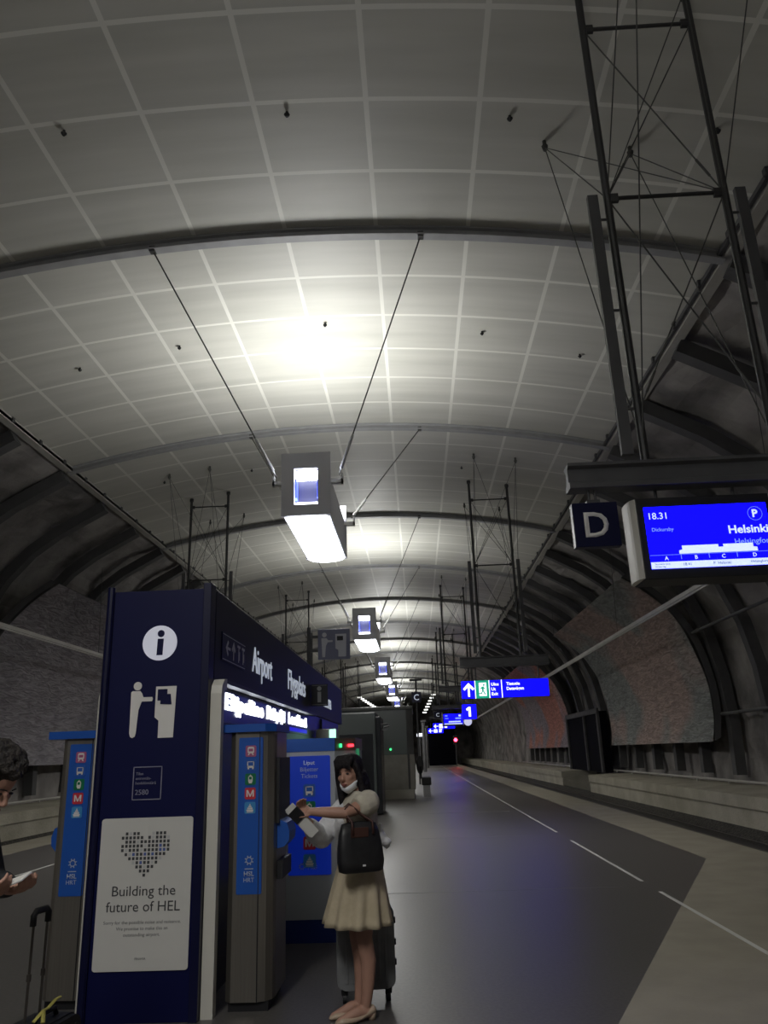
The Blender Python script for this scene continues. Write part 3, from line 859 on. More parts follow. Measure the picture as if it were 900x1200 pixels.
# strips of lamps above the far escalators
for j, (pa, pb, lab) in enumerate(((V((-6.4, 90, 7.85)), V((-5.1, 96, 7.1)), 'left'), (V((2.02, 90, 7.85)), V((1.0, 96, 6.2)), 'right'))):
    for q in range(7):
        p = pa.lerp(pb, q / 6)
        b = MB(); b.bx(p.x - .24, p.x + .24, p.y - .06, p.y + .06, p.z - .06, p.z + .06, .01)
        o = b.build('strip_lamp', mat('strip_lamp', (.9, .9, .9), .5, emit=2.2, ecol=(1, 1, .95)), None, p)
        tag(o, '%s white strip lamp in the far %s row under the ceiling' % (['topmost', 'second', 'third', 'middle', 'fifth', 'sixth', 'lowest'][q], lab), 'lamp', 'strip lamps in the far %s row' % lab)
    b = MB()
    d = (pb - pa)
    b.tube([pa + V((0, .1, .10)), pb + V((0, .1, .10))], .05, 6)
    for q in (0, 1): 
        p = (pa, pb)[q]; b.tube([p + V((0, .1, .1)), V((p.x, p.y + .1, 10.3))], .03, 6)
    tag(b.build('lamp_rail', M_steel, None, pa), 'thin slanting rail carrying the far %s row of strip lamps' % lab, 'rail')

# ================================================================== INFORMATION PILLAR
PY = 5.62
root = thing('information_pillar', (-1.88, PY, 0), 'tall navy information pillar with lit round i symbol at the kiosk end', 'pillar')
X0, X1, ZTOP = -2.27, -1.52, 2.86
b = MB(); b.bx(X0, X1, PY, PY + .16, 0, ZTOP - .03, .004); b.build('panel', M_navy, root)
b = MB()
b.tube([(X0 + .02, PY - .01, 0), (X0 + .02, PY - .01, ZTOP)], .028, 10)
b.build('edge_tube', M_navydark, root)
b = MB(); b.bx(X1 - .03, X1 + .03, PY - .02, PY + .12, 0, ZTOP + .01, .005); b.build('edge_fin', M_navydark, root)
O = V((0, PY, 0))
d = MB(); d.prism(circle(-1.865, 2.435, .128, 40), O, FX, FZ, FN, 0, .006); disc = d.build('lit_disc', M_lit, root)
d = MB(); d.prism(circle(-1.858, 2.503, .026, 20), O, FX, FZ, FN, .006, .008); d.prism([(-1.885, 2.345), (-1.840, 2.345), (-1.836, 2.465), (-1.881, 2.465)], O, FX, FZ, FN, .006, .008); d.build('letter_i', M_navy, disc)
# pictogram: person at a ticket machine
d = MB(); d.prism(circle(-2.010, 2.128, .030, 20), O, FX, FZ, FN, 0, .004)
d.prism([(-2.055, 2.085), (-2.045, 2.093), (-1.99, 2.093), (-1.975, 2.075), (-1.965, 2.048), (-1.90, 2.048), (-1.895, 2.035), (-1.90, 2.018), (-1.975, 2.018), (-1.995, 1.96), (-2.005, 1.80), (-2.012, 1.775), (-2.03, 1.767), (-2.045, 1.775), (-2.052, 1.80)], O, FX, FZ, FN, 0, .004)
d.build('person_mark', M_white, root)
d = MB(); d.prism([(-1.875, 2.12), (-1.725, 2.12), (-1.735, 1.762), (-1.845, 1.762), (-1.845, 1.88), (-1.875, 1.905)], O, FX, FZ, FN, 0, .004); mk = d.build('machine_mark', M_white, root)
d = MB(); d.prism(rect(-1.86, 2.02, -1.79, 2.10), O, FX, FZ, FN, .004, .006); d.prism([(-1.838, 1.995), (-1.755, 1.99), (-1.765, 2.065), (-1.835, 2.065)], O, FX, FZ, FN, .004, .007); d.build('ticket_mark', M_navy, mk)
# capacity plate
d = MB()
for a in (rect(-2.005, 1.35, -1.80, 1.356), rect(-2.005, 1.565, -1.80, 1.571), rect(-2.005, 1.35, -1.999, 1.571), rect(-1.806, 1.35, -1.80, 1.571)): d.prism(a, O, FX, FZ, FN, 0, .003)
d.build('plate_outline', M_dimwhite, root)
for i, t in enumerate(('Tilan', 'enimmäis-', 'henkilömäärä')):
    lettering(t, V((-1.985, PY, 1.515 - .031 * i)), FX, FZ, FN, .019, M_dimwhite, root, 'plate_text')
lettering('2580', V((-1.985, PY, 1.385)), FX, FZ, FN, .034, M_dimwhite, root, 'plate_text')
# poster
PX0, PX1, PZ0, PZ1 = -2.20, -1.565, .30, 1.235
d = MB(); d.prism(rrect(PX0, PZ0, PX1, PZ1, .02), O, FX, FZ, FN, 0, .008); pos = d.build('poster', M_poster, root)
OP = V((0, PY - .008, 0))
rows = ['..X.XX....XXX.', '.XXXXXX.X.XXX.', '..XXX.XXXXXXXX', '.XXXXXX.XXXXBX', '.X.XXX.XXXXBBX', '..X.BXXXBXBXX.', '...XXXXBXXXX..', '....XBXX.X.X..'[:14], '.....XX.XX....', '......XXX.....', '.......X......']
rows = ['..XoXX...oXXX..', '.XXXXXX.XoXXXo.', '..XXXoXXXXXXXX.', '.XXXXXXoXXXBXX.', '.XoXXXoXXXXBBX.', '..XoBXXBXBXXX..', '...XXXXXXXXo...', '....oXBXXoX....', '.....XXoXX.....', '......XXX......', '.......X.......']
dk, bl, pa_ = MB(), MB(), MB()
cell = .0262
for j, r in enumerate(rows):
    for i, ch in enumerate(r):
        if ch == '.': continue
        x = -1.90 + (i - 7) * cell + .012; z = 1.135 - j * cell
        {'X': dk, 'B': bl, 'o': pa_}[ch].prism(rect(x - .0085, z - .0095, x + .0085, z + .0095), OP, FX, FZ, FN, 0, .002)
dk.build('heart_mark', M_ink, pos); bl.build('heart_mark', M_inkblue, pos); pa_.build('heart_mark', M_inkpale, pos)
XM = (PX0 + PX1) / 2
lettering('Building the', V((XM, PY - .008, .748)), FX, FZ, FN, .062, M_ink, pos, 'poster_text', width=.43, anchor='c')
lettering('future of HEL', V((XM, PY - .008, .652)), FX, FZ, FN, .062, M_ink, pos, 'poster_text', width=.50, anchor='c')
for i, t in enumerate(('Sorry for the possible noise and nuisance.', 'We promise to make this an', 'outstanding airport.')):
    lettering(t, V((XM, PY - .008, .578 - .037 * i)), FX, FZ, FN, .020, M_ink2, pos, 'poster_text', width=(.52, .345, .245)[i], anchor='c')
lettering('FINAVIA', V((XM, PY - .008, .365)), FX, FZ, FN, .014, M_ink2, pos, 'poster_text', anchor='c')

# ================================================================== KIOSK BEHIND THE PILLAR
KY0, KY1 = 5.80, 15.9
root = thing('kiosk', (-1.9, 10.8, 0), 'long dark glazed kiosk with lit Airport lettering behind the pillar', 'kiosk')
b = MB(); b.bx(-2.27, -1.5, KY0, KY1, 2.18, 2.86, .01); b.build('fascia', M_fascia, root)
b = MB(); b.bx(-2.28, -1.53, KY0, 15.4, 0.0, 2.18); b.build('glass_wall', M_glassdark, root)
# pale frame posts with a rounded top corner and the rail under the fascia
b = MB(); b.loft([[V((x_, y_, z_)) for x_ in (-1.485, -1.475, -1.415, -1.405)] + [V((x_, y_ + d_, z_ - e_)) for x_ in (-1.405, -1.485)] for (y_, z_, d_, e_) in ((5.66, 0, .08, 0), (5.66, 2.06, .08, .02), (5.68, 2.12, .07, .05), (5.74, 2.165, .02, .075), (5.82, 2.175, 0, .08))]); b.build('frame_post', M_frame, root)
b = MB(); b.tube([(-2.30, 5.70, 0), (-2.30, 5.70, 2.05), (-2.30, 5.73, 2.12), (-2.30, 5.82, 2.16)], .025, 10); b.build('frame_post', M_frame, root)
b = MB(); b.bx(-1.50, -1.42, 5.80, 11.3, 2.145, 2.175); b.build('rail', mat('kiosk_rail', (.06, .06, .065), .5), root)
for yy in (9.1, 12.6):
    b = MB(); b.bx(-1.55, -1.50, yy - .03, yy + .03, 0, 2.16); b.build('mullion', M_booth, root)
# LED board
b = MB(); b.bx(-1.56, -1.515, 5.82, 11.0, 1.88, 2.14); led = b.build('led_board', M_ledback, root)
SU, SN = V((0, 1, 0)), V((1, 0, 0))             # kiosk long side, read walking along +Y
for t, ya, yb_ in (('Elijpelline', 6.22, 7.80), ('Röyfjä', 7.98, 9.15), ('Leotlikenä', 9.35, 10.9)):
    lettering(t, V((-1.512, ya, 1.985)), SU, FZ, SN, .12, M_led, led, 'led_text', width=yb_ - ya, bold=.045, ext=.003)
for ya, yb_, za, zb_ in ((5.90, 6.17, 2.03, 2.07), (5.90, 6.17, 1.97, 2.01), (9.35, 10.9, 1.90, 1.945)):
    MB().bx(-1.5125, -1.510, ya, yb_, za, zb_).build('led_glow_bar', M_ledblue, led)  # blue glow around the text, added as emissive bars
for t, ya, yb_ in (('Airport', 7.15, 8.15), ('Flygplats', 9.2, 10.65), ('Lentoasema', 11.95, 13.9)):
    lettering(t, V((-1.498, ya, 2.37)), SU, FZ, SN, .235, M_letter, root, 'lettering', width=yb_ - ya, bold=.004, ext=.006)
# small direction plate on the fascia
pl = MB().bx(-1.5, -1.49, 5.98, 6.82, 2.34, 2.56).build('direction_plate', M_navydark, root)
b = MB()
O2 = V((-1.49, 0, 0))
b.prism([(p[0] + 6.17, p[1] + 2.45) for p in rot2(arrow_up(.15), PI / 2)], O2, SU, FZ, SN, 0, .003)
b.prism([(p[0] + 6.36, p[1] + 2.45) for p in arrow_up(.15)], O2, SU, FZ, SN, 0, .003)
for yy in (6.55, 6.72):
    b.prism(rect(yy - .05, 2.50, yy + .05, 2.52), O2, SU, FZ, SN, 0, .003); b.prism(rect(yy - .01, 2.38, yy + .01, 2.50), O2, SU, FZ, SN, 0, .003); b.prism(rect(yy + .02, 2.40, yy + .035, 2.47), O2, SU, FZ, SN, 0, .003)
for a in (rect(6.0, 2.35, 6.8, 2.355), rect(6.0, 2.545, 6.8, 2.55)): b.prism(a, O2, SU, FZ, SN, 0, .002)
b.build('direction_marks', mat('dim_grey_mark', (.7, .7, .7), .6), pl)
# flag sign with i
root = thing('flag_sign', (-1.3, 11.2, 2.3), 'small square flag sign with letter i on the kiosk side', 'sign')
MB().bx(-1.49, -1.25, 11.18, 11.24, 2.28, 2.58).build('plate', M_fascia, root)
b = MB(); Of = V((0, 11.18, 0)); b.prism(circle(-1.37, 2.52, .032, 16), Of, FX, FZ, FN, 0, .004); b.prism(rect(-1.395, 2.33, -1.345, 2.475), Of, FX, FZ, FN, 0, .004)
for a in (rect(-1.475, 2.295, -1.265, 2.299), rect(-1.475, 2.563, -1.265, 2.567)): b.prism(a, Of, FX, FZ, FN, 0, .003)
b.build('letter_i', mat('flag_i', (.35, .36, .38), .5), root)
# pictogram sign above the kiosk, paled to put lens bloom into its colours
root = thing('pictogram_sign', (-1.43, 14, 3.2), 'grey square sign with person and ticket machine pictogram above the kiosk', 'sign')
MB().bx(-1.73, -1.15, 13.96, 14.04, 3.26, 3.80, .005).build('plate', mat('bloomed_navy', (.20, .21, .32), .5), root)
Of = V((0, 13.96, 0)); mm = mat('pictogram_grey', (.62, .63, .70), .5)
b = MB(); b.prism(circle(-1.61, 3.70, .042, 16), Of, FX, FZ, FN, 0, .005)
b.prism([(-1.665, 3.64), (-1.57, 3.64), (-1.54, 3.60), (-1.46, 3.60), (-1.46, 3.57), (-1.55, 3.565), (-1.585, 3.50), (-1.60, 3.30), (-1.65, 3.30)], Of, FX, FZ, FN, 0, .005); b.build('person_mark', mm, root)
b = MB(); b.prism([(-1.41, 3.71), (-1.21, 3.71), (-1.22, 3.30), (-1.36, 3.30), (-1.36, 3.42), (-1.41, 3.45)], Of, FX, FZ, FN, 0, .005); q = b.build('machine_mark', mm, root)
b = MB(); b.prism(rect(-1.38, 3.59, -1.27, 3.67), Of, FX, FZ, FN, .005, .008); b.build('ticket_mark', M_fascia, q)
b = MB(); b.bx(-1.90, -1.73, 13.98, 14.02, 3.65, 3.70); b.bx(-1.90, -1.73, 13.98, 14.02, 3.40, 3.45); b.tube([(-1.9, 14, 2.86), (-1.9, 14, 3.85)], .035, 8); b.build('bracket', M_steel, root)
# small lit emergency exit box over the ticket machines
root = thing('emergency_light', (-1.25, 11.9, 1.9), 'small white box with green lit face over the ticket machine', 'emergency light')
b = MB(); b.bx(-1.50, -1.20, 11.8, 12.0, 1.75, 1.98, .01); b.build('box', M_frame, root)
b = MB(); b.bx(-1.30, -1.205, 11.79, 11.8, 1.76, 1.97); b.build('lit_face', M_greenlit, root)

# ================================================================== TICKET MACHINES
def transport_tiles(x0, x1, ztop, y, s, gap, parent, order=(0, 1, 2, 3, 4)):
    """the five transport tiles, one below the other; returns nothing"""
    xm = (x0 + x1) / 2
    cols = [(.38, .10, .22), (.02, .10, .42), (.0, .16, .07), (.55, .03, .05), (.05, .26, .55)]
    Ot = V((0, y, 0))
    for row, i in enumerate(order):
        zc = ztop - s / 2 - row * (s + gap)
        t = MB(); t.prism(rrect(xm - s / 2, zc - s / 2, xm + s / 2, zc + s / 2, s * .15), Ot, FX, FZ, FN, 0, .003)
        tile = t.build('transport_tile', mat('tile_%d' % i, cols[i], .45), parent)
        g = MB(); u = s
        def pr(pts): g.prism([(xm + px * u, zc + pz * u) for px, pz in pts], Ot, FX, FZ, FN, .003, .005)
        if i == 0:
            pr(rrect(-.30, -.20, .30, .38, .14)); pr([(-.28, -.36), (-.16, -.36), (-.10, -.2), (-.2, -.2)]); pr([(.28, -.36), (.16, -.36), (.10, -.2), (.2, -.2)])
        elif i == 1:
            for a in (rect(-.32, -.22, -.24, .32), rect(.24, -.22, .32, .32), rect(-.32, .26, .32, .32), rect(-.32, -.24, .32, -.06), rect(-.28, -.36, -.14, -.24), rect(.14, -.36, .28, -.24)): pr(a)
        elif i == 2:
            pr(rrect(-.2, -.28, .2, .26, .1)); pr(rect(-.12, .26, .12, .32)); pr(rect(-.03, .32, .03, .40)); pr(rect(-.14, -.36, .14, -.28))
        elif i == 4:
            pr([(-.34, -.16), (.34, -.16), (.26, -.32), (-.26, -.32)]); pr(rect(-.24, -.13, .24, .02)); pr(rect(-.14, .05, .14, .16)); pr([(-.08, .18), (.08, .18), (0, .38)])
            pr([(-.3, -.36), (.3, -.36), (.3, -.40), (-.3, -.40)])
        if i == 3:
            pr([(-.34, -.28), (-.22, -.28), (-.22, .10), (-.05, -.28), (.05, -.28), (.22, .10), (.22, -.28), (.34, -.28), (.34, .30), (.20, .30), (0, -.12), (-.20, .30), (-.34, .30)])
            g.build('glyph', mat('tile_glyph', (.72, .68, .66), .5), tile)
        else:
            gl = g.build('glyph', mat('tile_glyph', (.72, .68, .66), .5), tile)
            if i in (0, 2):
                k_ = MB(); k_.prism([(xm + px * u, zc + pz * u) for px, pz in rrect(-.2 if i == 0 else -.12, -.02, .2 if i == 0 else .12, .22, .05)], Ot, FX, FZ, FN, .005, .007)
                k_.build('glyph_window', mat('tile_%d' % i, cols[i], .45), tile)
def sun_mark(xc, zc, r, y, parent, m):
    b = MB(); Os = V((0, y, 0))
    for k in range(24):
        a0, a1 = 2 * PI * k / 24, 2 * PI * (k + 1) / 24
        b.prism([(xc + math.cos(a) * q, zc + math.sin(a) * q) for a, q in ((a0, r * .68), (a1, r * .68), (a1, r * .5), (a0, r * .5))], Os, FX, FZ, FN, 0, .002)
    for k in range(8):
        a = 2 * PI * k / 8 + PI / 8
        c, s = math.cos(a), math.sin(a)
        b.prism([(xc + c * q - s * t, zc + s * q + c * t) for q, t in ((r * .6, -.12 * r), (r, -.1 * r), (r, .1 * r), (r * .6, .12 * r))], Os, FX, FZ, FN, 0, .002)
    b.build('sun_mark', m, parent)
M_stripmark = mat('strip_mark', (.42, .46, .58), .5)
def steel_machine(x0, x1, y, label, hood):
    """stainless ticket machine seen on its end: blue strip on the end face, hood and shelf on the working face"""
    root = thing('ticket_machine', ((x0 + x1) / 2, y + .35, 0), label, 'ticket machine', 'slim stainless ticket machines')
    dpt = .55
    ch = .09
    plan = [(x0, y + .04), (x0 + .04, y), (x1 - ch - .02, y), (x1 - .05, y + .02), (x1 - .01, y + .07), (x1, y + .13), (x1, y + dpt), (x0, y + dpt)]
    b = MB(); b.loft([[V((px, py, z)) for px, py in plan] for z in (.06, 1.79)]); b.build('body', M_stainless, root)
    b = MB(); b.bx(x0 + .02, x1 - .03, y + .03, y + dpt - .03, 0, .06); b.build('plinth', M_black, root)
    b = MB(); cp = [(x0 - .10, y - .02), (x1 - .06, y - .03), (x1 + .01, y + .05), (x1 + .02, y + dpt + .02), (x0 - .10, y + dpt + .02)]
    b.loft([[V((px, py, z)) for px, py in cp] for z in (1.785, 1.84)]); b.build('cap', M_blue, root)
    sx0_, sx1_ = x0 + .085, x0 + .085 + .135
    b = MB(); b.prism(rrect(sx0_ - .02, .71, sx1_ + .02, 1.745, .01), V((0, y, 0)), FX, FZ, FN, -.02, .003); strip = b.build('blue_strip', M_blue, root)
    transport_tiles(sx0_, sx1_, 1.69, y - .003, .078, .018, strip)
    xm = (sx0_ + sx1_) / 2
    sun_mark(xm, .925, .032, y - .003, strip, M_stripmark)
    b = MB(); b.prism(rect(xm - .03, .868, xm + .03, .874), V((0, y - .003, 0)), FX, FZ, FN, 0, .002); b.build('bar_mark', M_stripmark, strip)
    lettering('HSL', V((xm, y - .003, .825)), FX, FZ, FN, .030, M_stripmark, strip, 'lettering', bold=.02, anchor='c')
    lettering('HRT', V((xm, y - .003, .787)), FX, FZ, FN, .028, M_stripmark, strip, 'lettering', anchor='c')
    b = MB(); b.bx(x1 - .001 - .105, x1 - .10, y - .004, y + .002, .06, 1.78); b.build('seam', M_black, root)
    s = 1 if hood > 0 else -1
    xf = x1 if s > 0 else x0
    b = MB(); b.loft([[V((xf, y + .12 + t * .5, 1.02 + z)) if False else V((xf + s * dx, y + .15 + t, z)) for dx, z in ((0, .98), (.05, .99), (.085, 1.03), (.09, 1.09), (.07, 1.15), (0, 1.18))] for t in (0, .3)])
    b.build('card_hood', M_blue, root)
    b = MB(); b.bx(min(xf, xf + s * .02), max(xf, xf + s * .02), y + .12, y + .6, 1.15, 1.6); b.build('screen', M_black, root)
    b = MB(); b.bx(min(xf, xf + s * .04), max(xf, xf + s * .04), y + .15, y + .55, .78, .9); b.build('ticket_tray', M_black, root)
    return root
steel_machine(-1.36, -1.04, 5.78, 'stainless ticket machine with blue pictogram strip, right of the pillar', 1)
steel_machine(-2.665, -2.33, 5.92, 'stainless ticket machine with blue pictogram strip, left of the pillar', -1)
# lit edge light on caps
# blue ticket machine behind the woman
Y = 7.7
root = thing('ticket_machine', (-1.0, Y + .4, 0), 'white and blue ticket machine with Liput panel behind the woman', 'ticket machine')
M_mwhite = mat('machine_grey_white', (.42, .44, .47), .4)
plan = [(-1.30, Y), (-.80, Y), (-.62, Y + .22), (-.60, Y + .85), (-1.30, Y + .85)]
def sc(p, k): 
    cx, cy = -.95, Y + .4; return (cx + (p[0] - cx) * k, cy + (p[1] - cy) * k)
b = MB(); b.loft([[V((px, py, z)) for px, py in plan] for z in (.19, 1.645)]); b.build('body', M_mwhite, root)
b = MB(); b.loft([[V((*sc(p, .98), z)) for p in plan] for z in (0, .19)]); b.build('base', mat('machine_base_blue', (.01, .025, .16), .4), root)
b = MB(); b.loft([[V((*sc(p, 1.015), z)) for p in plan[:2] + [(-.79, Y + .85), (-1.30, Y + .85)]] for z in (1.645, 1.765)]); b.build('header', M_blue, root)
b = MB(); hd = [(-.795, Y + .0), (-.615, Y + .22), (-.595, Y + .86), (-.79, Y + .86)]
b.loft([[V((px, py, z)) for px, py in hd] for z in (1.645, 1.76)]); b.build('side_header', M_stainless, root)
nn = V((.22, -.18, 0)).normalized(); uu = V((.18, .22, 0)).normalized()
b = MB(); b.box(V((-.66, Y + .155, 1.69)) + nn * .006, (.06, .02, .025), Matrix.Rotation(math.atan2(.22, .18), 3, 'Z')); b.build('red_light', M_redled, root)
b = MB(); b.box(V((-.75, Y + .05, 1.69)) + nn * .006, (.016, .02, .035), Matrix.Rotation(math.atan2(.22, .18), 3, 'Z')); b.build('green_light', M_greenled, root)
b = MB(); b.bx(-.612, -.585, Y + .25, Y + .33, 1.3, 1.66); b.build('green_edge', mat('green_edge', (.03, .3, .12), .5, emit=.12, ecol=(.1, .9, .4)), root)
O3 = V((0, Y, 0))
b = MB(); b.prism(rrect(-1.245, .56, -.845, 1.605, .015), O3, FX, FZ, FN, 0, .006); pan = b.build('blue_panel', mat('panel_blue_lit', (.012, .05, .42), .35, emit=.10, ecol=(.01, .06, 1)), root)
XM = -1.045
for i, t in enumerate(('Liput', 'Biljetter', 'Tickets')):
    lettering(t, V((XM, Y - .006, 1.525 - .060 * i)), FX, FZ, FN, .038, mat('panel_text_bright', (.6, .66, .8), .5, emit=.05, ecol=(.8, .85, 1)) if i == 0 else M_stripmark, pan, 'lettering', bold=.012 if i == 0 else 0, anchor='c')
transport_tiles(XM - .07, XM + .07, 1.35, Y - .006, .115, .038, pan, (1, 2, 0, 3, 4))
sun_mark(XM - .07, .635, .032, Y - .006, pan, M_stripmark)
b = MB(); b.prism(rect(XM - .014, .605, XM - .009, .665), O3, FX, FZ, FN, .006, .008); b.build('bar_mark', M_stripmark, pan)
lettering('HSL', V((XM + .015, Y - .006, .637)), FX, FZ, FN, .024, M_stripmark, pan, 'lettering', bold=.02)
lettering('HRT', V((XM + .015, Y - .006, .606)), FX, FZ, FN, .022, M_stripmark, pan, 'lettering')

# ================================================================== DARK BOOTH, LIFT ENCLOSURE, BENCH
root = thing('dark_booth', (-1.6, 23.2, 0), 'tall dark glass booth just behind the ticket machines', 'booth')
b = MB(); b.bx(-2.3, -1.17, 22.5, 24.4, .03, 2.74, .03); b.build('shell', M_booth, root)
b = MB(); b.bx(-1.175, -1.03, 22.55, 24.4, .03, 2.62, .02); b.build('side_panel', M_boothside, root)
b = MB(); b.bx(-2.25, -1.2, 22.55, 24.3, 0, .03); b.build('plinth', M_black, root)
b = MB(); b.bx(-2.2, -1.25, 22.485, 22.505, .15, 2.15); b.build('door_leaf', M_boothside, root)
b = MB(); b.tube([(-1.03, 22.9, 2.40), (-.85, 22.9, 2.42), (-.80, 22.9, 2.36), (-.95, 22.9, 2.33)], .025, 8); b.bx(-1.03, -.86, 22.87, 22.93, 2.25, 2.29); b.build('camera_arm', M_steel, root)
root = thing('lift_enclosure', (-1.5, 32, 0), 'large grey glass lift enclosure standing beyond the dark booth', 'lift')
b = MB(); b.bx(-2.9, -.34, 30.0, 34.0, 1.55, 3.20, .02); b.build('glass_upper', M_lobbyglass, root)
b = MB(); b.bx(-3.0, -.14, 29.9, 34.1, 3.18, 3.30, .02); b.build('roof', M_lobby, root)
b = MB(); b.bx(-.40, -.16, 29.95, 30.2, .34, 3.2); b.build('corner_post', M_vaultrib, root)
b = MB(); b.bx(-2.9, -.30, 29.97, 30.05, .32, 1.55, .01); b.bx(-.32, -.14, 29.9, 34.0, .32, 1.55, .01); b.build('lower_panel', M_stone, root)
b = MB(); b.bx(-2.9, -.2, 29.85, 34.0, 0, .32, .01); b.build('plinth', mat('pale_plinth', (.45, .43, .38), .5), root)
b = MB(); b.bx(-2.7, -.5, 30.2, 33.8, .32, 1.55); b.build('core', M_vaultrib, root)
b = MB(); b.prism(circle(-1.02, 1.75, .04, 12), V((0, 29.99, 0)), FX, FZ, FN, 0, .02); b.build('call_light', M_greenled, root)
root = thing('bench', (.24, 31.2, 0), 'black bench with rounded back at the right side of the lift enclosure', 'bench')
b = MB(); b.bx(.09, .45, 30.7, 32.4, .42, .70, .04); b.build('seat', M_black, root)
b = MB(); b.loft([[V((.05 + .14 * math.cos(a) , y, 1.15 + .35 * math.sin(a))) for a in [k * 2 * PI / 14 for k in range(14)]] for y in (30.8, 32.3)]); b.bx(.03, .10, 30.8, 32.3, .65, 1.1); b.build('backrest', M_black, root)
for yy in (30.85, 32.2):
    b = MB(); b.bx(.14, .40, yy - .04, yy + .04, 0, .43); b.build('leg', mat('bench_leg', (.35, .35, .35), .3, .7), root)
# pale columns in the distance
for i, (x, y) in enumerate(((.55, 70), (.95, 86))):
    b = MB(); b.tube([(x, y, 0), (x, y, 9.5 if False else 4.2)], .16, 14); b.bx(x - .22, x + .22, y - .22, y + .22, 4.15, 4.3)
    tag(b.build('column', M_vaultrib, None, (x, y, 0)), ['grey round column beyond the lift, nearer of two', 'grey round column beyond the lift, farther of two'][i], 'column', 'grey round columns')
root = thing('floor_lamp_box', (.1, 68, 0), 'small white lit box low beside the far columns', 'lit sign')
b = MB(); b.tube([(.2, 68, 0), (.2, 68, 2.9)], .05, 8); b.build('post', M_steel, root)
b = MB(); b.bx(-.05, .42, 67.9, 68.1, 2.9, 3.15, .02); b.build('lit_box', M_signwhite, root)

# ================================================================== PEOPLE
def solid(mb_, name, m, parent, voxel, smooth_it=4):
    """join the overlapping closed shapes into one continuous skin"""
    me = bpy.data.meshes.new('tmp'); bmesh.ops.recalc_face_normals(mb_.bm, faces=mb_.bm.faces); mb_.bm.to_mesh(me); mb_.bm.free()
    ob = bpy.data.objects.new('tmp', me); C.objects.link(ob)
    r = ob.modifiers.new('r', 'REMESH'); r.mode = 'VOXEL'; r.voxel_size = voxel
    s = ob.modifiers.new('s', 'SMOOTH'); s.factor = .5; s.iterations = smooth_it
    dg = bpy.context.evaluated_depsgraph_get(); dg.update()
    me2 = bpy.data.meshes.new_from_object(ob.evaluated_get(dg))
    bpy.data.objects.remove(ob); bpy.data.meshes.remove(me)
    bm2 = bmesh.new(); bm2.from_mesh(me2); bpy.data.meshes.remove(me2)
    q = MB(); q.bm.free(); q.bm = bm2
    return q.build(name, m, parent, smooth=True)
def limb(b, pts, rad, n=14):
    b.tube(pts, rad, n)
    for p, r in zip(pts, rad): b.sphere(p, r * .99, 12, 8)
def hand(b, wrist, d, palm_n, side, curl=0.6, s=1.0):
    """palm + five separate curled fingers. d = hand direction, palm_n = palm normal (fingers curl towards it), side = thumb side"""
    d = d.normalized(); palm_n = (palm_n - d * palm_n.dot(d)).normalized(); t = d.cross(palm_n)
    if t.dot(side) < 0: t = -t
    R_ = Matrix((t, d, palm_n)).transposed()
    b.sphere(wrist + d * .045 * s, (.040 * s, .052 * s, .017 * s), 14, 10, R_)
    b.tube([wrist - d * .02, wrist + d * .03 * s], [.024 * s, .026 * s], 10)
    for i, (off, ln) in enumerate(((.030, .070), (.010, .080), (-.011, .075), (-.031, .058))):
        p = wrist + d * .085 * s + t * off * s
        pts = [p - d * .03 * s, p]
        a = 0
        for k, L in enumerate((.45, .32, .23)):
            a += curl * (.8 if k == 0 else 1.0)
            p = p + (d * math.cos(a) + palm_n * math.sin(a)) * ln * L * s
            pts.append(p)
        b.tube(pts, [.010 * s, .0095 * s, .009 * s, .0085 * s, .007 * s], 8); b.sphere(pts[-1], .007 * s, 8, 6)
    p = wrist + d * .03 * s + t * .030 * s
    q1 = p + (t * .7 + d * .6 + palm_n * .3).normalized() * .040 * s
    q2 = q1 + (d * .8 + palm_n * .6).normalized() * .032 * s
    b.tube([p - t * .015 * s, p, q1, q2], [.013 * s, .012 * s, .0105 * s, .008 * s], 8); b.sphere(q2, .008 * s, 8, 6)
def head(b, c, f, up, s=1.0):
    """skull, jaw, nose, ears; f = facing"""
    f = f.normalized(); up = (up - f * up.dot(f)).normalized(); l = up.cross(f)
    R_ = Matrix((f, l, up)).transposed()
    P = lambda a, bb, cc: c + (f * a + l * bb + up * cc) * s
    b.sphere(P(-.012, 0, .035), (.092 * s, .074 * s, .085 * s), 20, 14, R_)
    b.sphere(P(.025, 0, -.03), (.062 * s, .060 * s, .078 * s), 18, 12, R_)
    b.sphere(P(.052, 0, -.083), (.026 * s, .030 * s, .024 * s), 12, 8, R_)
    b.tube([P(.083, 0, .012), P(.098, 0, -.018), P(.104, 0, -.030)], [.010 * s, .012 * s, .015 * s], 8)
    b.sphere(P(.098, 0, -.031), (.014 * s, .017 * s, .010 * s), 10, 8, R_)
    b.sphere(P(.080, 0, -.062), (.014 * s, .024 * s, .010 * s), 10, 8, R_)
    for q in (-1, 1):
        b.sphere(P(-.01, q * .073, -.01), (.018 * s, .008 * s, .030 * s), 10, 8, R_)
        b.sphere(P(.06, q * .036, -.02), (.022 * s, .022 * s, .022 * s), 10, 8, R_)
    return P, R_
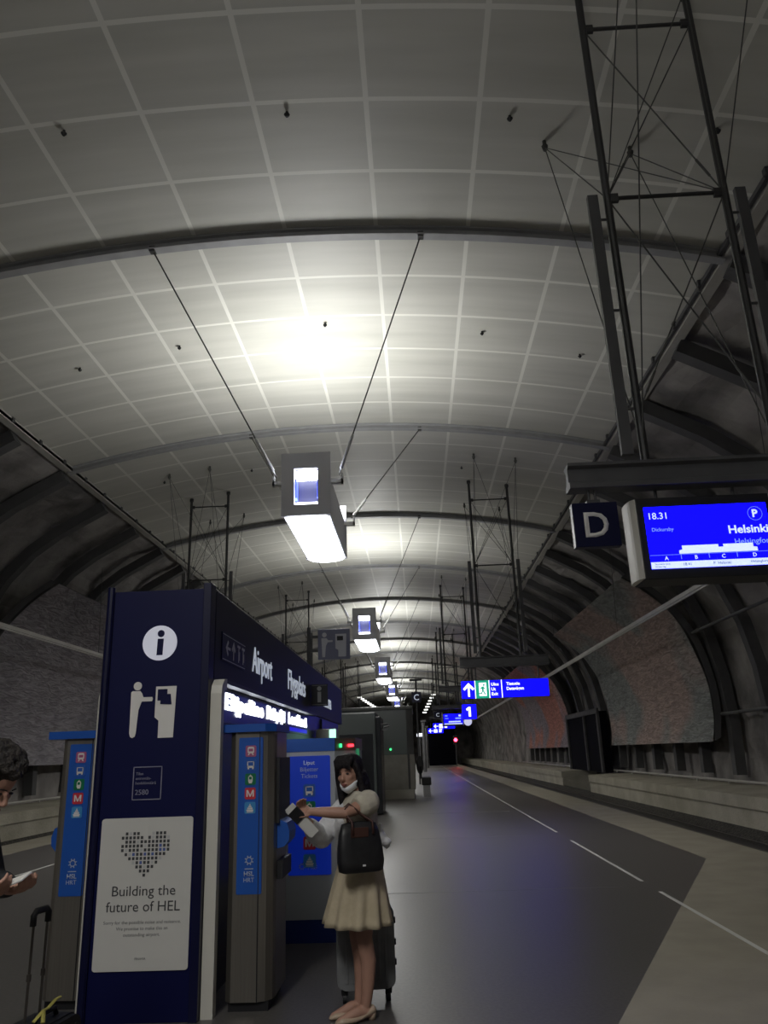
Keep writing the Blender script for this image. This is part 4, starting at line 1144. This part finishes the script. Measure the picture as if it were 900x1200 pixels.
def face_parts(P, R_, parent, s=1.0):
    b = MB()
    for q in (-1, 1):
        b.sphere(P(.079, q * .031, .006), (.006 * s, .013 * s, .0055 * s), 10, 8, R_)
    b.build('eyes', M_eye, parent)
    b = MB()
    for q in (-1, 1):
        b.tube([P(.086, q * .016, .026), P(.084, q * .034, .030), P(.071, q * .050, .024)], [.003, .0035, .002], 6)
    b.build('eyebrows', M_eye, parent)
    b = MB()
    b.tube([P(.083, -.022, -.063), P(.094, -.008, -.060), P(.095, 0, -.061), P(.094, .008, -.060), P(.083, .022, -.063)], [.003, .006, .0055, .006, .003], 8)
    b.tube([P(.083, -.018, -.066), P(.092, 0, -.070), P(.083, .018, -.066)], [.003, .0065, .003], 8)
    b.build('lips', M_lip, parent, smooth=True)

# ---- woman
WX, WY = -.43, 5.62
root = thing('person', (WX, WY, 0), 'woman in cream blouse and flared beige skirt holding papers beside suitcase', 'person')
f = V((-.90, -.43, 0)).normalized(); l = V((-f.y, f.x, 0))     # facing left towards the machines; her left side is towards the camera
def W(a, b_, z): return V((WX, WY, 0)) + f * a + l * b_ + V((0, 0, z))
body = MB()
ang = math.atan2(f.y, f.x)
def ring(z, a, b_, rf, rs, n=24): 
    c = W(a, b_, 0); return body.ell(z, c.x, c.y, rf, rs, n, ang)
body.loft([ring(.76, -.03, 0, .10, .145), ring(.86, -.03, 0, .115, .165), ring(.93, -.02, 0, .105, .15), ring(1.02, -.01, 0, .085, .118), ring(1.12, -.005, 0, .095, .130), ring(1.20, 0, 0, .108, .140), ring(1.28, -.01, 0, .090, .150), ring(1.335, -.02, 0, .062, .125), ring(1.36, -.02, 0, .045, .06)])
limb(body, [W(-.02, 0, 1.32), W(.0, 0, 1.37), W(.025, 0, 1.43)], [.052, .045, .046])
hf = V((-.44, -.89, -.05)).normalized()
HC = W(.055, 0, 1.475)
P, R_ = head(body, HC, hf, V((0, 0, 1)) + f * .12)
for q in (-1, 1):
    limb(body, [W(-.02, q * .075, .84), W(-.01, q * .072, .66), W(.0, q * .066, .47), W(-.025, q * .064, .33), W(-.02, q * .06, .20), W(-.005, q * .056, .085)], [.082, .072, .052, .052, .042, .033])
    a0 = 0.0
    limb(body, [W(-.025, q * .056, .045), W(.05, q * .058, .055), W(.13, q * .06, .028), W(.175, q * .06, .022)], [.034, .036, .030, .020])
# near (left) arm reaches forward, bag strap over it
LS, LE, LW = W(-.01, .165, 1.29), W(.17, .215, 1.24), W(.365, .12, 1.255)
limb(body, [LS, LS.lerp(LE, .5), LE, LE.lerp(LW, .4), LW], [.050, .043, .036, .037, .026])
hand(body, LW, (W(.45, .05, 1.245) - LW), V((0, 0, -1)) * .5 - l * .6, V((0, 0, 1)), .55)
# far (right) arm bent up at the elbow
RS, RE, RW = W(-.01, -.165, 1.29), W(.20, -.19, 1.09), W(.37, -.03, 1.20)
limb(body, [RS, RS.lerp(RE, .5), RE, RE.lerp(RW, .4), RW], [.050, .043, .036, .036, .026])
hand(body, RW, V((0, 0, 1)) * .9 + f * .3 + l * .1, l * .8 - f * .1, f * .2 + V((0, 0, .3)), .45)
bo = solid(body, 'body', M_skin, root, .0055, 3)
face_parts(P, R_, bo)
# blouse with a short puffed sleeve
b = MB()
def ringb(z, a, b_, rf, rs, fold=0): 
    c = W(a, b_, 0); return b.ell(z, c.x, c.y, rf, rs, 28, ang, fold, 11)
b.loft([ringb(.93, -.02, 0, .125, .165), ringb(.99, -.015, 0, .125, .160, .02), ringb(1.06, -.01, 0, .120, .155, .03), ringb(1.14, -.005, 0, .125, .158, .02), ringb(1.22, 0, 0, .128, .162), ringb(1.29, -.01, 0, .108, .165), ringb(1.34, -.015, 0, .078, .132), ringb(1.365, -.012, 0, .066, .082)])
b.tube([LS + V((0, 0, .02)) - l * .03, LS, LS.lerp(LE, .3), LS.lerp(LE, .52)], [.075, .082, .083, .066], 16)
b.sphere(LS + V((0, 0, .005)), .08, 14, 10)
solid(b, 'blouse', M_blouse, root, .008, 4)
# pale long jacket sleeve on the far arm and the front of the jacket
b = MB()
b.tube([RS, RS.lerp(RE, .5), RE - V((0, 0, .02)), RE.lerp(RW, .35) - V((0, 0, .03)), RE.lerp(RW, .75) - V((0, 0, .01))], [.075, .075, .078, .072, .05], 16)
b.sphere(RE - V((0, 0, .02)), .078, 14, 10)
b.sphere(RS, .08, 14, 10)
def jr(z, a, b_, rf, rs):
    c = W(a, b_, 0); return b.ell(z, c.x, c.y, rf, rs, 24, ang, .03, 7)
b.loft([jr(.97, .045, -.045, .095, .125), jr(1.08, .05, -.04, .095, .125), jr(1.18, .05, -.035, .095, .125), jr(1.27, .03, -.04, .085, .115), jr(1.31, .01, -.05, .06, .09)])
jk = solid(b, 'jacket', M_jacket, root, .008, 5)
b = MB(); bk = W(-.15, .03, 1.06)
b.sphere(bk, (.045, .05, .04), 12, 8); b.sphere(bk + V((.035, -.01, -.03)), (.04, .035, .03), 12, 8); b.tube([bk, bk + V((.0, 0, .09))], [.03, .012], 8); b.tube([bk, bk + V((.05, 0, -.07))], [.03, .018], 8)
solid(b, 'jacket_knot', M_jacket, root, .007, 3)
# belt and flared skirt
b = MB()
rings = []
for i in range(15):
    t = i / 14
    z = .985 - t * .44
    c = W(-.015 + .035 * t, 0, 0)
    rf = .122 + .095 * t ** .9; rs = .158 + .085 * t ** .9
    rings.append(b.ell(z - .012 * math.sin(9 * .0), c.x, c.y, rf, rs, 108, ang, .085 * t, 11, 1.1))
inner = [[p + (V((WX, WY, p.z)) - p).normalized() * .006 for p in r] for r in reversed(rings)]
b.loft(rings + inner, cap=False)
b.build('skirt', M_skirt, root, smooth=True)
b = MB(); c = W(-.015, 0, 0); b.loft([b.ell(.965, c.x, c.y, .130, .166, 28, ang), b.ell(1.0, c.x, c.y, .128, .162, 28, ang)]); b.build('waistband', M_jacket, root, smooth=True)
# hair: cap and long falls
b = MB()
hu = (V((0, 0, 1)) + f * .12); hu = (hu - hf * hu.dot(hf)).normalized(); hl = hu.cross(hf)
HR = Matrix((hf, hl, hu)).transposed()
b.sphere(P(-.026, 0, .050), (.098, .088, .090), 20, 14, HR)
b.sphere(P(-.045, 0, -.01), (.075, .086, .10), 16, 12, HR)
for q in (-1, 1):
    b.tube([P(.030, q * .045, .105), P(.030, q * .078, .05), P(.012, q * .088, -.02), P(.0, q * .086, -.09), P(-.005, q * .086, -.16), P(.0, q * .088, -.215)], [.024, .020, .022, .026, .026, .012], 10)
    b.tube([P(-.03, q * .06, .0), P(-.045, q * .075, -.08), P(-.045, q * .075, -.16), P(-.035, q * .075, -.20)], [.05, .05, .045, .02], 10)
for q in range(9):
    t = -1 + 2 * q / 8
    b.tube([P(.03, t * .05, .115), P(.068, t * .062, .088), P(.084, t * .056, .062), P(.084, t * .058, .046 - abs(t) * .02)], [.024, .018, .010, .005], 8)
b.sphere(P(-.05, 0, -.10), (.055, .075, .10), 14, 10, HR)
solid(b, 'hair', M_hair, bo, .006, 3)
# mask pulled under the chin
b = MB()
mk = []
for (a, c, r) in ((.052, -.072, .060), (.072, -.088, .056), (.070, -.108, .052), (.045, -.122, .045)):
    mk.append([P(a - .05 + r * 1.0 * math.cos(t), 1.12 * r * math.sin(t), c + .030 * (abs(math.sin(t)) ** 1.5)) for t in [(-1 + 2 * k / 14) * 1.55 for k in range(15)]])
b.loft(mk, cap=False, closed=False)
for q in (-1, 1): b.tube([P(.012, q * .062, -.06), P(-.01, q * .078, -.02), P(-.018, q * .080, .01)], .002, 6)
mo = b.build('face_mask', M_mask, bo, smooth=True)
sm = mo.modifiers.new('thick', 'SOLIDIFY'); sm.thickness = .003
# shoes
for q in (-1, 1):
    b = MB()
    prof = []
    for (a, w_, z0_, z1_) in ((-.066, .020, .034, .070), (-.05, .032, .030, .085), (-.02, .035, .024, .075), (.03, .036, .010, .052), (.08, .042, .0, .045), (.13, .043, .0, .046), (.170, .036, .0, .040), (.195, .020, .002, .026), (.203, .008, .006, .016)):
        c = W(a, q * .058, 0)
        prof.append([c + l * (w_ * math.cos(t)) + V((0, 0, (z0_ + z1_) / 2 + (z1_ - z0_) / 2 * math.sin(t))) for t in [k * 2 * PI / 14 for k in range(14)]])
    b.loft(prof)
    c = W(-.042, q * .058, 0); b.loft([b.ell(0, c.x, c.y, .022, .02, 12, ang), b.ell(.045, c.x, c.y, .028, .027, 12, ang)])
    b.build('shoe', M_shoe, root, smooth=True)
# papers and passport in her hands
root2 = thing('document_bundle', W(.42, .05, 1.2), 'white papers wrapped in a dark passport held in her hands', 'papers')
PO = W(.425, .085, 1.205)
dirp = (f * -.42 + V((0, 0, -.60))).normalized(); dirp = V((.60, .10, -.62)).normalized()
nrm = (-l * -.2 + V((-.25, -.9, -.35))).normalized(); nrm = (nrm - dirp * nrm.dot(dirp)).normalized(); wd = dirp.cross(nrm)
RP = Matrix((dirp, wd, nrm)).transposed()
b = MB(); b.box(PO, (.245, .072, .006), RP); b.box(PO + wd * .008 - nrm * .005, (.225, .076, .003), RP); b.build('papers', M_paper, root2)
b = MB(); b.box(PO - dirp * .045 + nrm * .003, (.085, .085, .016), RP, .003); b.build('passport', M_black, root2)

# tote bag
BX = W(.085, .255, .90)
root3 = thing('tote_bag', BX, 'black leather tote bag hanging from her arm by brown straps', 'bag')
bu = f * -1.0; bn = l
b = MB(); rings = []
for (z, hw_, th, sh) in ((.885, .120, .040, 0), (.893, .145, .052, 0), (.95, .155, .056, .0), (1.03, .150, .052, .005), (1.11, .138, .040, .008), (1.175, .118, .024, .01)):
    r = []
    for k in range(24):
        a = k * 2 * PI / 24
        cx, sy = math.cos(a), math.sin(a)
        ex = math.copysign(abs(cx) ** .5, cx); ey = math.copysign(abs(sy) ** .6, sy)
        r.append(V((BX.x, BX.y, z)) + f * (sh + hw_ * ex) + l * (th * ey) + V((0, 0, .012 * (1 - abs(cx)) if z > 1.15 else 0)))
    rings.append(r)
b.loft(rings); b.build('bag_body', M_bag, root3, smooth=True)
for q, off in ((-1, .030), (1, -.030)):
    b = MB()
    top = LS.lerp(LE, .86) + V((0, 0, .046))
    b.tube([V((BX.x, BX.y, 1.11)) + f * .07 + l * (.050 * -q * -1 + 0), V((BX.x, BX.y, 1.185)) + f * .07 + l * (.04 * q), top + f * .035 + l * off * .8 - V((0, 0, .03)), top + f * .0 + l * off * .2, top - f * .035 + l * off * .8 - V((0, 0, .03)), V((BX.x, BX.y, 1.185)) - f * .07 + l * (.04 * q), V((BX.x, BX.y, 1.11)) - f * .07 + l * (.05 * q)], .0085, 8)
    b.build('strap', M_brown, root3, smooth=True)
b = MB(); p = V((BX.x, BX.y, .93)) + l * .058; b.box(p, (.02, .006, .01), Matrix.Rotation(ang, 3, 'Z')); b.build('metal_tag', M_cable, root3)
b = MB(); p = V((BX.x, BX.y, 1.125)) + l * .042 + f * .02
b.box(p, (.12, .010, .06), Matrix.Rotation(ang, 3, 'Z'), .004); b.build('leather_flap', M_brown, root3)

# suitcases
def suitcase(name_loc, yaw, wd_, dp, h, z0, label, m, handle_h, ribbon=False):
    root = thing('suitcase', name_loc, label, 'suitcase')
    L_ = V(name_loc); ux = V((math.cos(yaw), math.sin(yaw), 0)); uy = V((-ux.y, ux.x, 0)); R_ = Matrix.Rotation(yaw, 3, 'Z')
    Q = lambda a, c, z: L_ + ux * a + uy * c + V((0, 0, z))
    b = MB()
    prof = rrect(-wd_ / 2, z0, wd_ / 2, z0 + h, .06, 6)
    b.prism([(p[0] * .95, z0 + h / 2 + (p[1] - z0 - h / 2) * .97) for p in prof], L_, ux, V((0, 0, 1)), uy, -dp / 2, -dp / 2 + .03)
    b.prism(prof, L_, ux, V((0, 0, 1)), uy, -dp / 2 + .03, -.006); b.prism(prof, L_, ux, V((0, 0, 1)), uy, .006, dp / 2 - .03)
    b.prism([(p[0] * .95, z0 + h / 2 + (p[1] - z0 - h / 2) * .97) for p in prof], L_, ux, V((0, 0, 1)), uy, dp / 2 - .03, dp / 2)
    for k in range(-3, 4):
        b.box(Q(k * wd_ / 9, -dp / 2 - .002, z0 + h / 2), (.018, .012, h * .8), R_, .004)
        b.box(Q(k * wd_ / 9, dp / 2 + .002, z0 + h / 2), (.018, .012, h * .8), R_, .004)
    b.build('shell', m, root)
    b = MB(); b.prism([(p[0] * .985, z0 + h / 2 + (p[1] - z0 - h / 2) * .99) for p in prof], L_, ux, V((0, 0, 1)), uy, -.007, .007); b.build('zip', M_black, root)
    b = MB()
    for z in (z0 + h * .28, z0 + h * .52, z0 + h * .78): b.box(Q(wd_ / 2 + .006, 0, z), (.02, .045, .04), R_, .005)
    b.build('latch', M_black, root)
    for sx in (-1, 1):
        for sy in (-1, 1):
            b = MB(); c = Q(sx * (wd_ / 2 - .05), sy * (dp / 2 - .045), .03)
            b.tube([c - ux * .012, c + ux * .012], .03, 16); b.tube([c + V((0, 0, .02)), c + V((0, 0, z0 - .03 + .02))], [.022, .026], 10)
            b.build('wheel', M_black, root)
    if handle_h:
        for sx in (-1, 1):
            b = MB(); b.tube([Q(sx * .055, dp / 2 - .06, z0 + h - .02), Q(sx * .055, dp / 2 - .06, handle_h - .02)], .0065, 8)
            b.tube([Q(sx * .055, dp / 2 - .06, z0 + h + .17), Q(sx * .055, dp / 2 - .06, z0 + h + .20)], .011, 8)
            b.build('handle_rod', M_rail, root)
        b = MB(); b.tube([Q(-.06, dp / 2 - .06, handle_h - .05), Q(-.06, dp / 2 - .06, handle_h - .005), Q(-.04, dp / 2 - .06, handle_h + .012), Q(.04, dp / 2 - .06, handle_h + .012), Q(.06, dp / 2 - .06, handle_h - .005), Q(.06, dp / 2 - .06, handle_h - .05)], .016, 8)
        b.build('handle_grip', M_black, root, smooth=True)
    b = MB(); zt_ = z0 + h
    b.tube([Q(-.09, -.02, zt_ - .005), Q(-.07, -.02, zt_ + .03), Q(.07, -.02, zt_ + .03), Q(.09, -.02, zt_ - .005)], .012, 8); b.build('carry_handle', M_black, root)
    if ribbon:
        b = MB(); b.tube([Q(-.11, -.03, zt_ + .02), Q(-.06, -.045, zt_ + .055), Q(-.01, -.035, zt_ + .05), Q(.03, -.045, zt_ + .075), Q(.09, -.03, zt_ + .07)], .010, 8, True, .5); b.tube([Q(-.06, -.045, zt_ + .055), Q(-.08, -.06, zt_ + .01)], .010, 8); b.build('ribbon', M_yellow, root)
    return root
suitcase((-.43, 6.02, 0), .12, .40, .24, .52, .075, 'charcoal hard-shell suitcase standing behind the woman', M_case, 0)
suitcase((-1.83, 4.10, 0), 1.42, .34, .22, .40, .06, 'black cabin suitcase with raised handle and yellow ribbon by the pillar', M_bag, .915, True)

# ---- man at the left edge, looking down at a phone
MX, MY = -2.10, 3.55
root = thing('person', (MX, MY, 0), 'man with brown curly hair at left edge looking down at phone', 'person')
f = V((.97, -.22, 0)).normalized(); l = V((-f.y, f.x, 0)); ang = math.atan2(f.y, f.x)
def W(a, b_, z): return V((MX, MY, 0)) + f * a + l * b_ + V((0, 0, z))
body = MB()
def ring(z, a, b_, rf, rs, n=24):
    c = W(a, b_, 0); return body.ell(z, c.x, c.y, rf, rs, n, ang)
body.loft([ring(.84, -.02, 0, .11, .16), ring(.95, -.02, 0, .125, .175), ring(1.08, 0, 0, .115, .165), ring(1.22, .0, 0, .125, .185), ring(1.34, -.01, 0, .12, .195), ring(1.42, -.02, 0, .085, .17), ring(1.47, -.01, 0, .06, .08)])
limb(body, [W(-.01, 0, 1.43), W(.07, 0, 1.455), W(.16, 0, 1.485)], [.065, .058, .058])
hf = (f * .80 + V((0, 0, -.60))).normalized(); hu0 = (V((0, 0, 1)) + f * .8)
HC = W(.235, 0, 1.535)
P, R_ = head(body, HC, hf, hu0, 1.08)
for q in (-1, 1):
    limb(body, [W(-.02, q * .09, .92), W(-.01, q * .09, .70), W(.0, q * .09, .50), W(-.02, q * .09, .36), W(-.02, q * .09, .20), W(-.01, q * .09, .09)], [.10, .085, .062, .060, .048, .040])
    limb(body, [W(-.03, q * .09, .05), W(.06, q * .095, .06), W(.16, q * .10, .035)], [.042, .045, .035])
S_, E_, Wr = W(-.01, .215, 1.38), W(.06, .27, 1.10), W(.29, .12, 1.10)
limb(body, [S_, S_.lerp(E_, .5), E_, E_.lerp(Wr, .4), Wr], [.062, .052, .044, .044, .031])
hand(body, Wr, f * .9 - l * .35, V((0, 0, 1)) - l * .2, -l * .1 + V((0, 0, 1)) + f, .6, 1.1)
S2, E2, W2 = W(-.01, -.215, 1.38), W(.06, -.27, 1.10), W(.26, -.085, 1.115)
limb(body, [S2, S2.lerp(E2, .5), E2, E2.lerp(W2, .4), W2], [.062, .052, .044, .044, .031])
hand(body, W2, f * .9 + l * .25, V((0, 0, 1)) * .7 + l * .6, V((0, 0, 1)), .55, 1.1)
bo = solid(body, 'body', M_skin, root, .0065, 3)
face_parts(P, R_, bo, 1.08)
b = MB()
hl = hu0.cross(hf).normalized(); hu = hf.cross(hl).normalized(); HR = Matrix((hf, hl, hu)).transposed()
b.sphere(P(-.03, 0, .055), (.110, .096, .098), 20, 14, HR); b.sphere(P(-.06, 0, -.005), (.080, .090, .09), 16, 12, HR)
random.seed(3)
for k in range(150):
    th = random.uniform(0, 2 * PI); ph = random.uniform(-.15, 1.0)
    d_ = V((math.cos(th) * math.sqrt(max(0, 1 - ph * ph)), math.sin(th) * math.sqrt(max(0, 1 - ph * ph)), ph))
    if d_.x > .55 and d_.z < .35: continue
    pt = (-.03 + d_.x * .115, d_.y * .100, .05 + d_.z * .102)
    b.sphere(P(*pt), random.uniform(.014, .026), 8, 6)
for q in (-1, 1):
    b.tube([P(.005, q * .085, .05), P(.0, q * .088, 0), P(.005, q * .083, -.04)], [.03, .025, .012], 8)
solid(b, 'hair', M_brownhair, bo, .007, 1)
b = MB()
def ringb(z, a, b_, rf, rs):
    c = W(a, b_, 0); return b.ell(z, c.x, c.y, rf, rs, 28, ang, .01, 9)
b.loft([ringb(.86, -.02, 0, .15, .195), ringb(1.0, -.01, 0, .14, .185), ringb(1.2, .0, 0, .145, .20), ringb(1.34, -.01, 0, .138, .21), ringb(1.43, -.02, 0, .10, .18), ringb(1.49, .0, 0, .075, .09)])
for (s_, e_, w_) in ((S_, E_, Wr), (S2, E2, W2)):
    b.tube([s_, s_.lerp(e_, .5), e_, e_.lerp(w_, .5), e_.lerp(w_, .86)], [.078, .068, .062, .058, .045], 14); b.sphere(s_, .078, 12, 8); b.sphere(e_, .062, 12, 8)
solid(b, 'jacket', M_jacketdark, root, .01, 4)
b = MB()
for q in (-1, 1):
    b.tube([W(-.02, q * .09, .94), W(-.01, q * .09, .70), W(.0, q * .09, .50), W(-.02, q * .09, .25), W(-.015, q * .09, .07)], [.115, .10, .08, .068, .062], 14)
b.sphere(W(-.02, 0, .92), (.14, .14, .09), 14, 10)
solid(b, 'trousers', M_jacketdark, root, .01, 4)
for q in (-1, 1):
    b = MB(); prof = []
    for (a, w_, z1_) in ((-.085, .025, .07), (-.06, .042, .10), (0, .045, .105), (.08, .048, .085), (.15, .050, .065), (.20, .040, .05), (.225, .02, .03)):
        c = W(a, q * .095, 0); prof.append([c + l * (w_ * math.cos(t)) + V((0, 0, z1_ / 2 + z1_ / 2 * math.sin(t))) for t in [k * 2 * PI / 14 for k in range(14)]])
    b.loft(prof); b.build('shoe', M_black, root, smooth=True)
PO = W(.365, .02, 1.135)
dv = (f * .95 + V((0, 0, .32))).normalized(); nv = (V((0, 0, 1)) - dv * dv.z).normalized(); nv = (nv - V((0, .35, 0)) - dv * (nv - V((0, .35, 0))).dot(dv)).normalized(); wv = nv.cross(dv)
b = MB(); b.box(PO, (.16, .075, .009), Matrix((dv, wv, nv)).transposed(), .003)
tag(b.build('phone', M_paper, None, PO), 'white phone held in both hands at the left edge', 'phone')
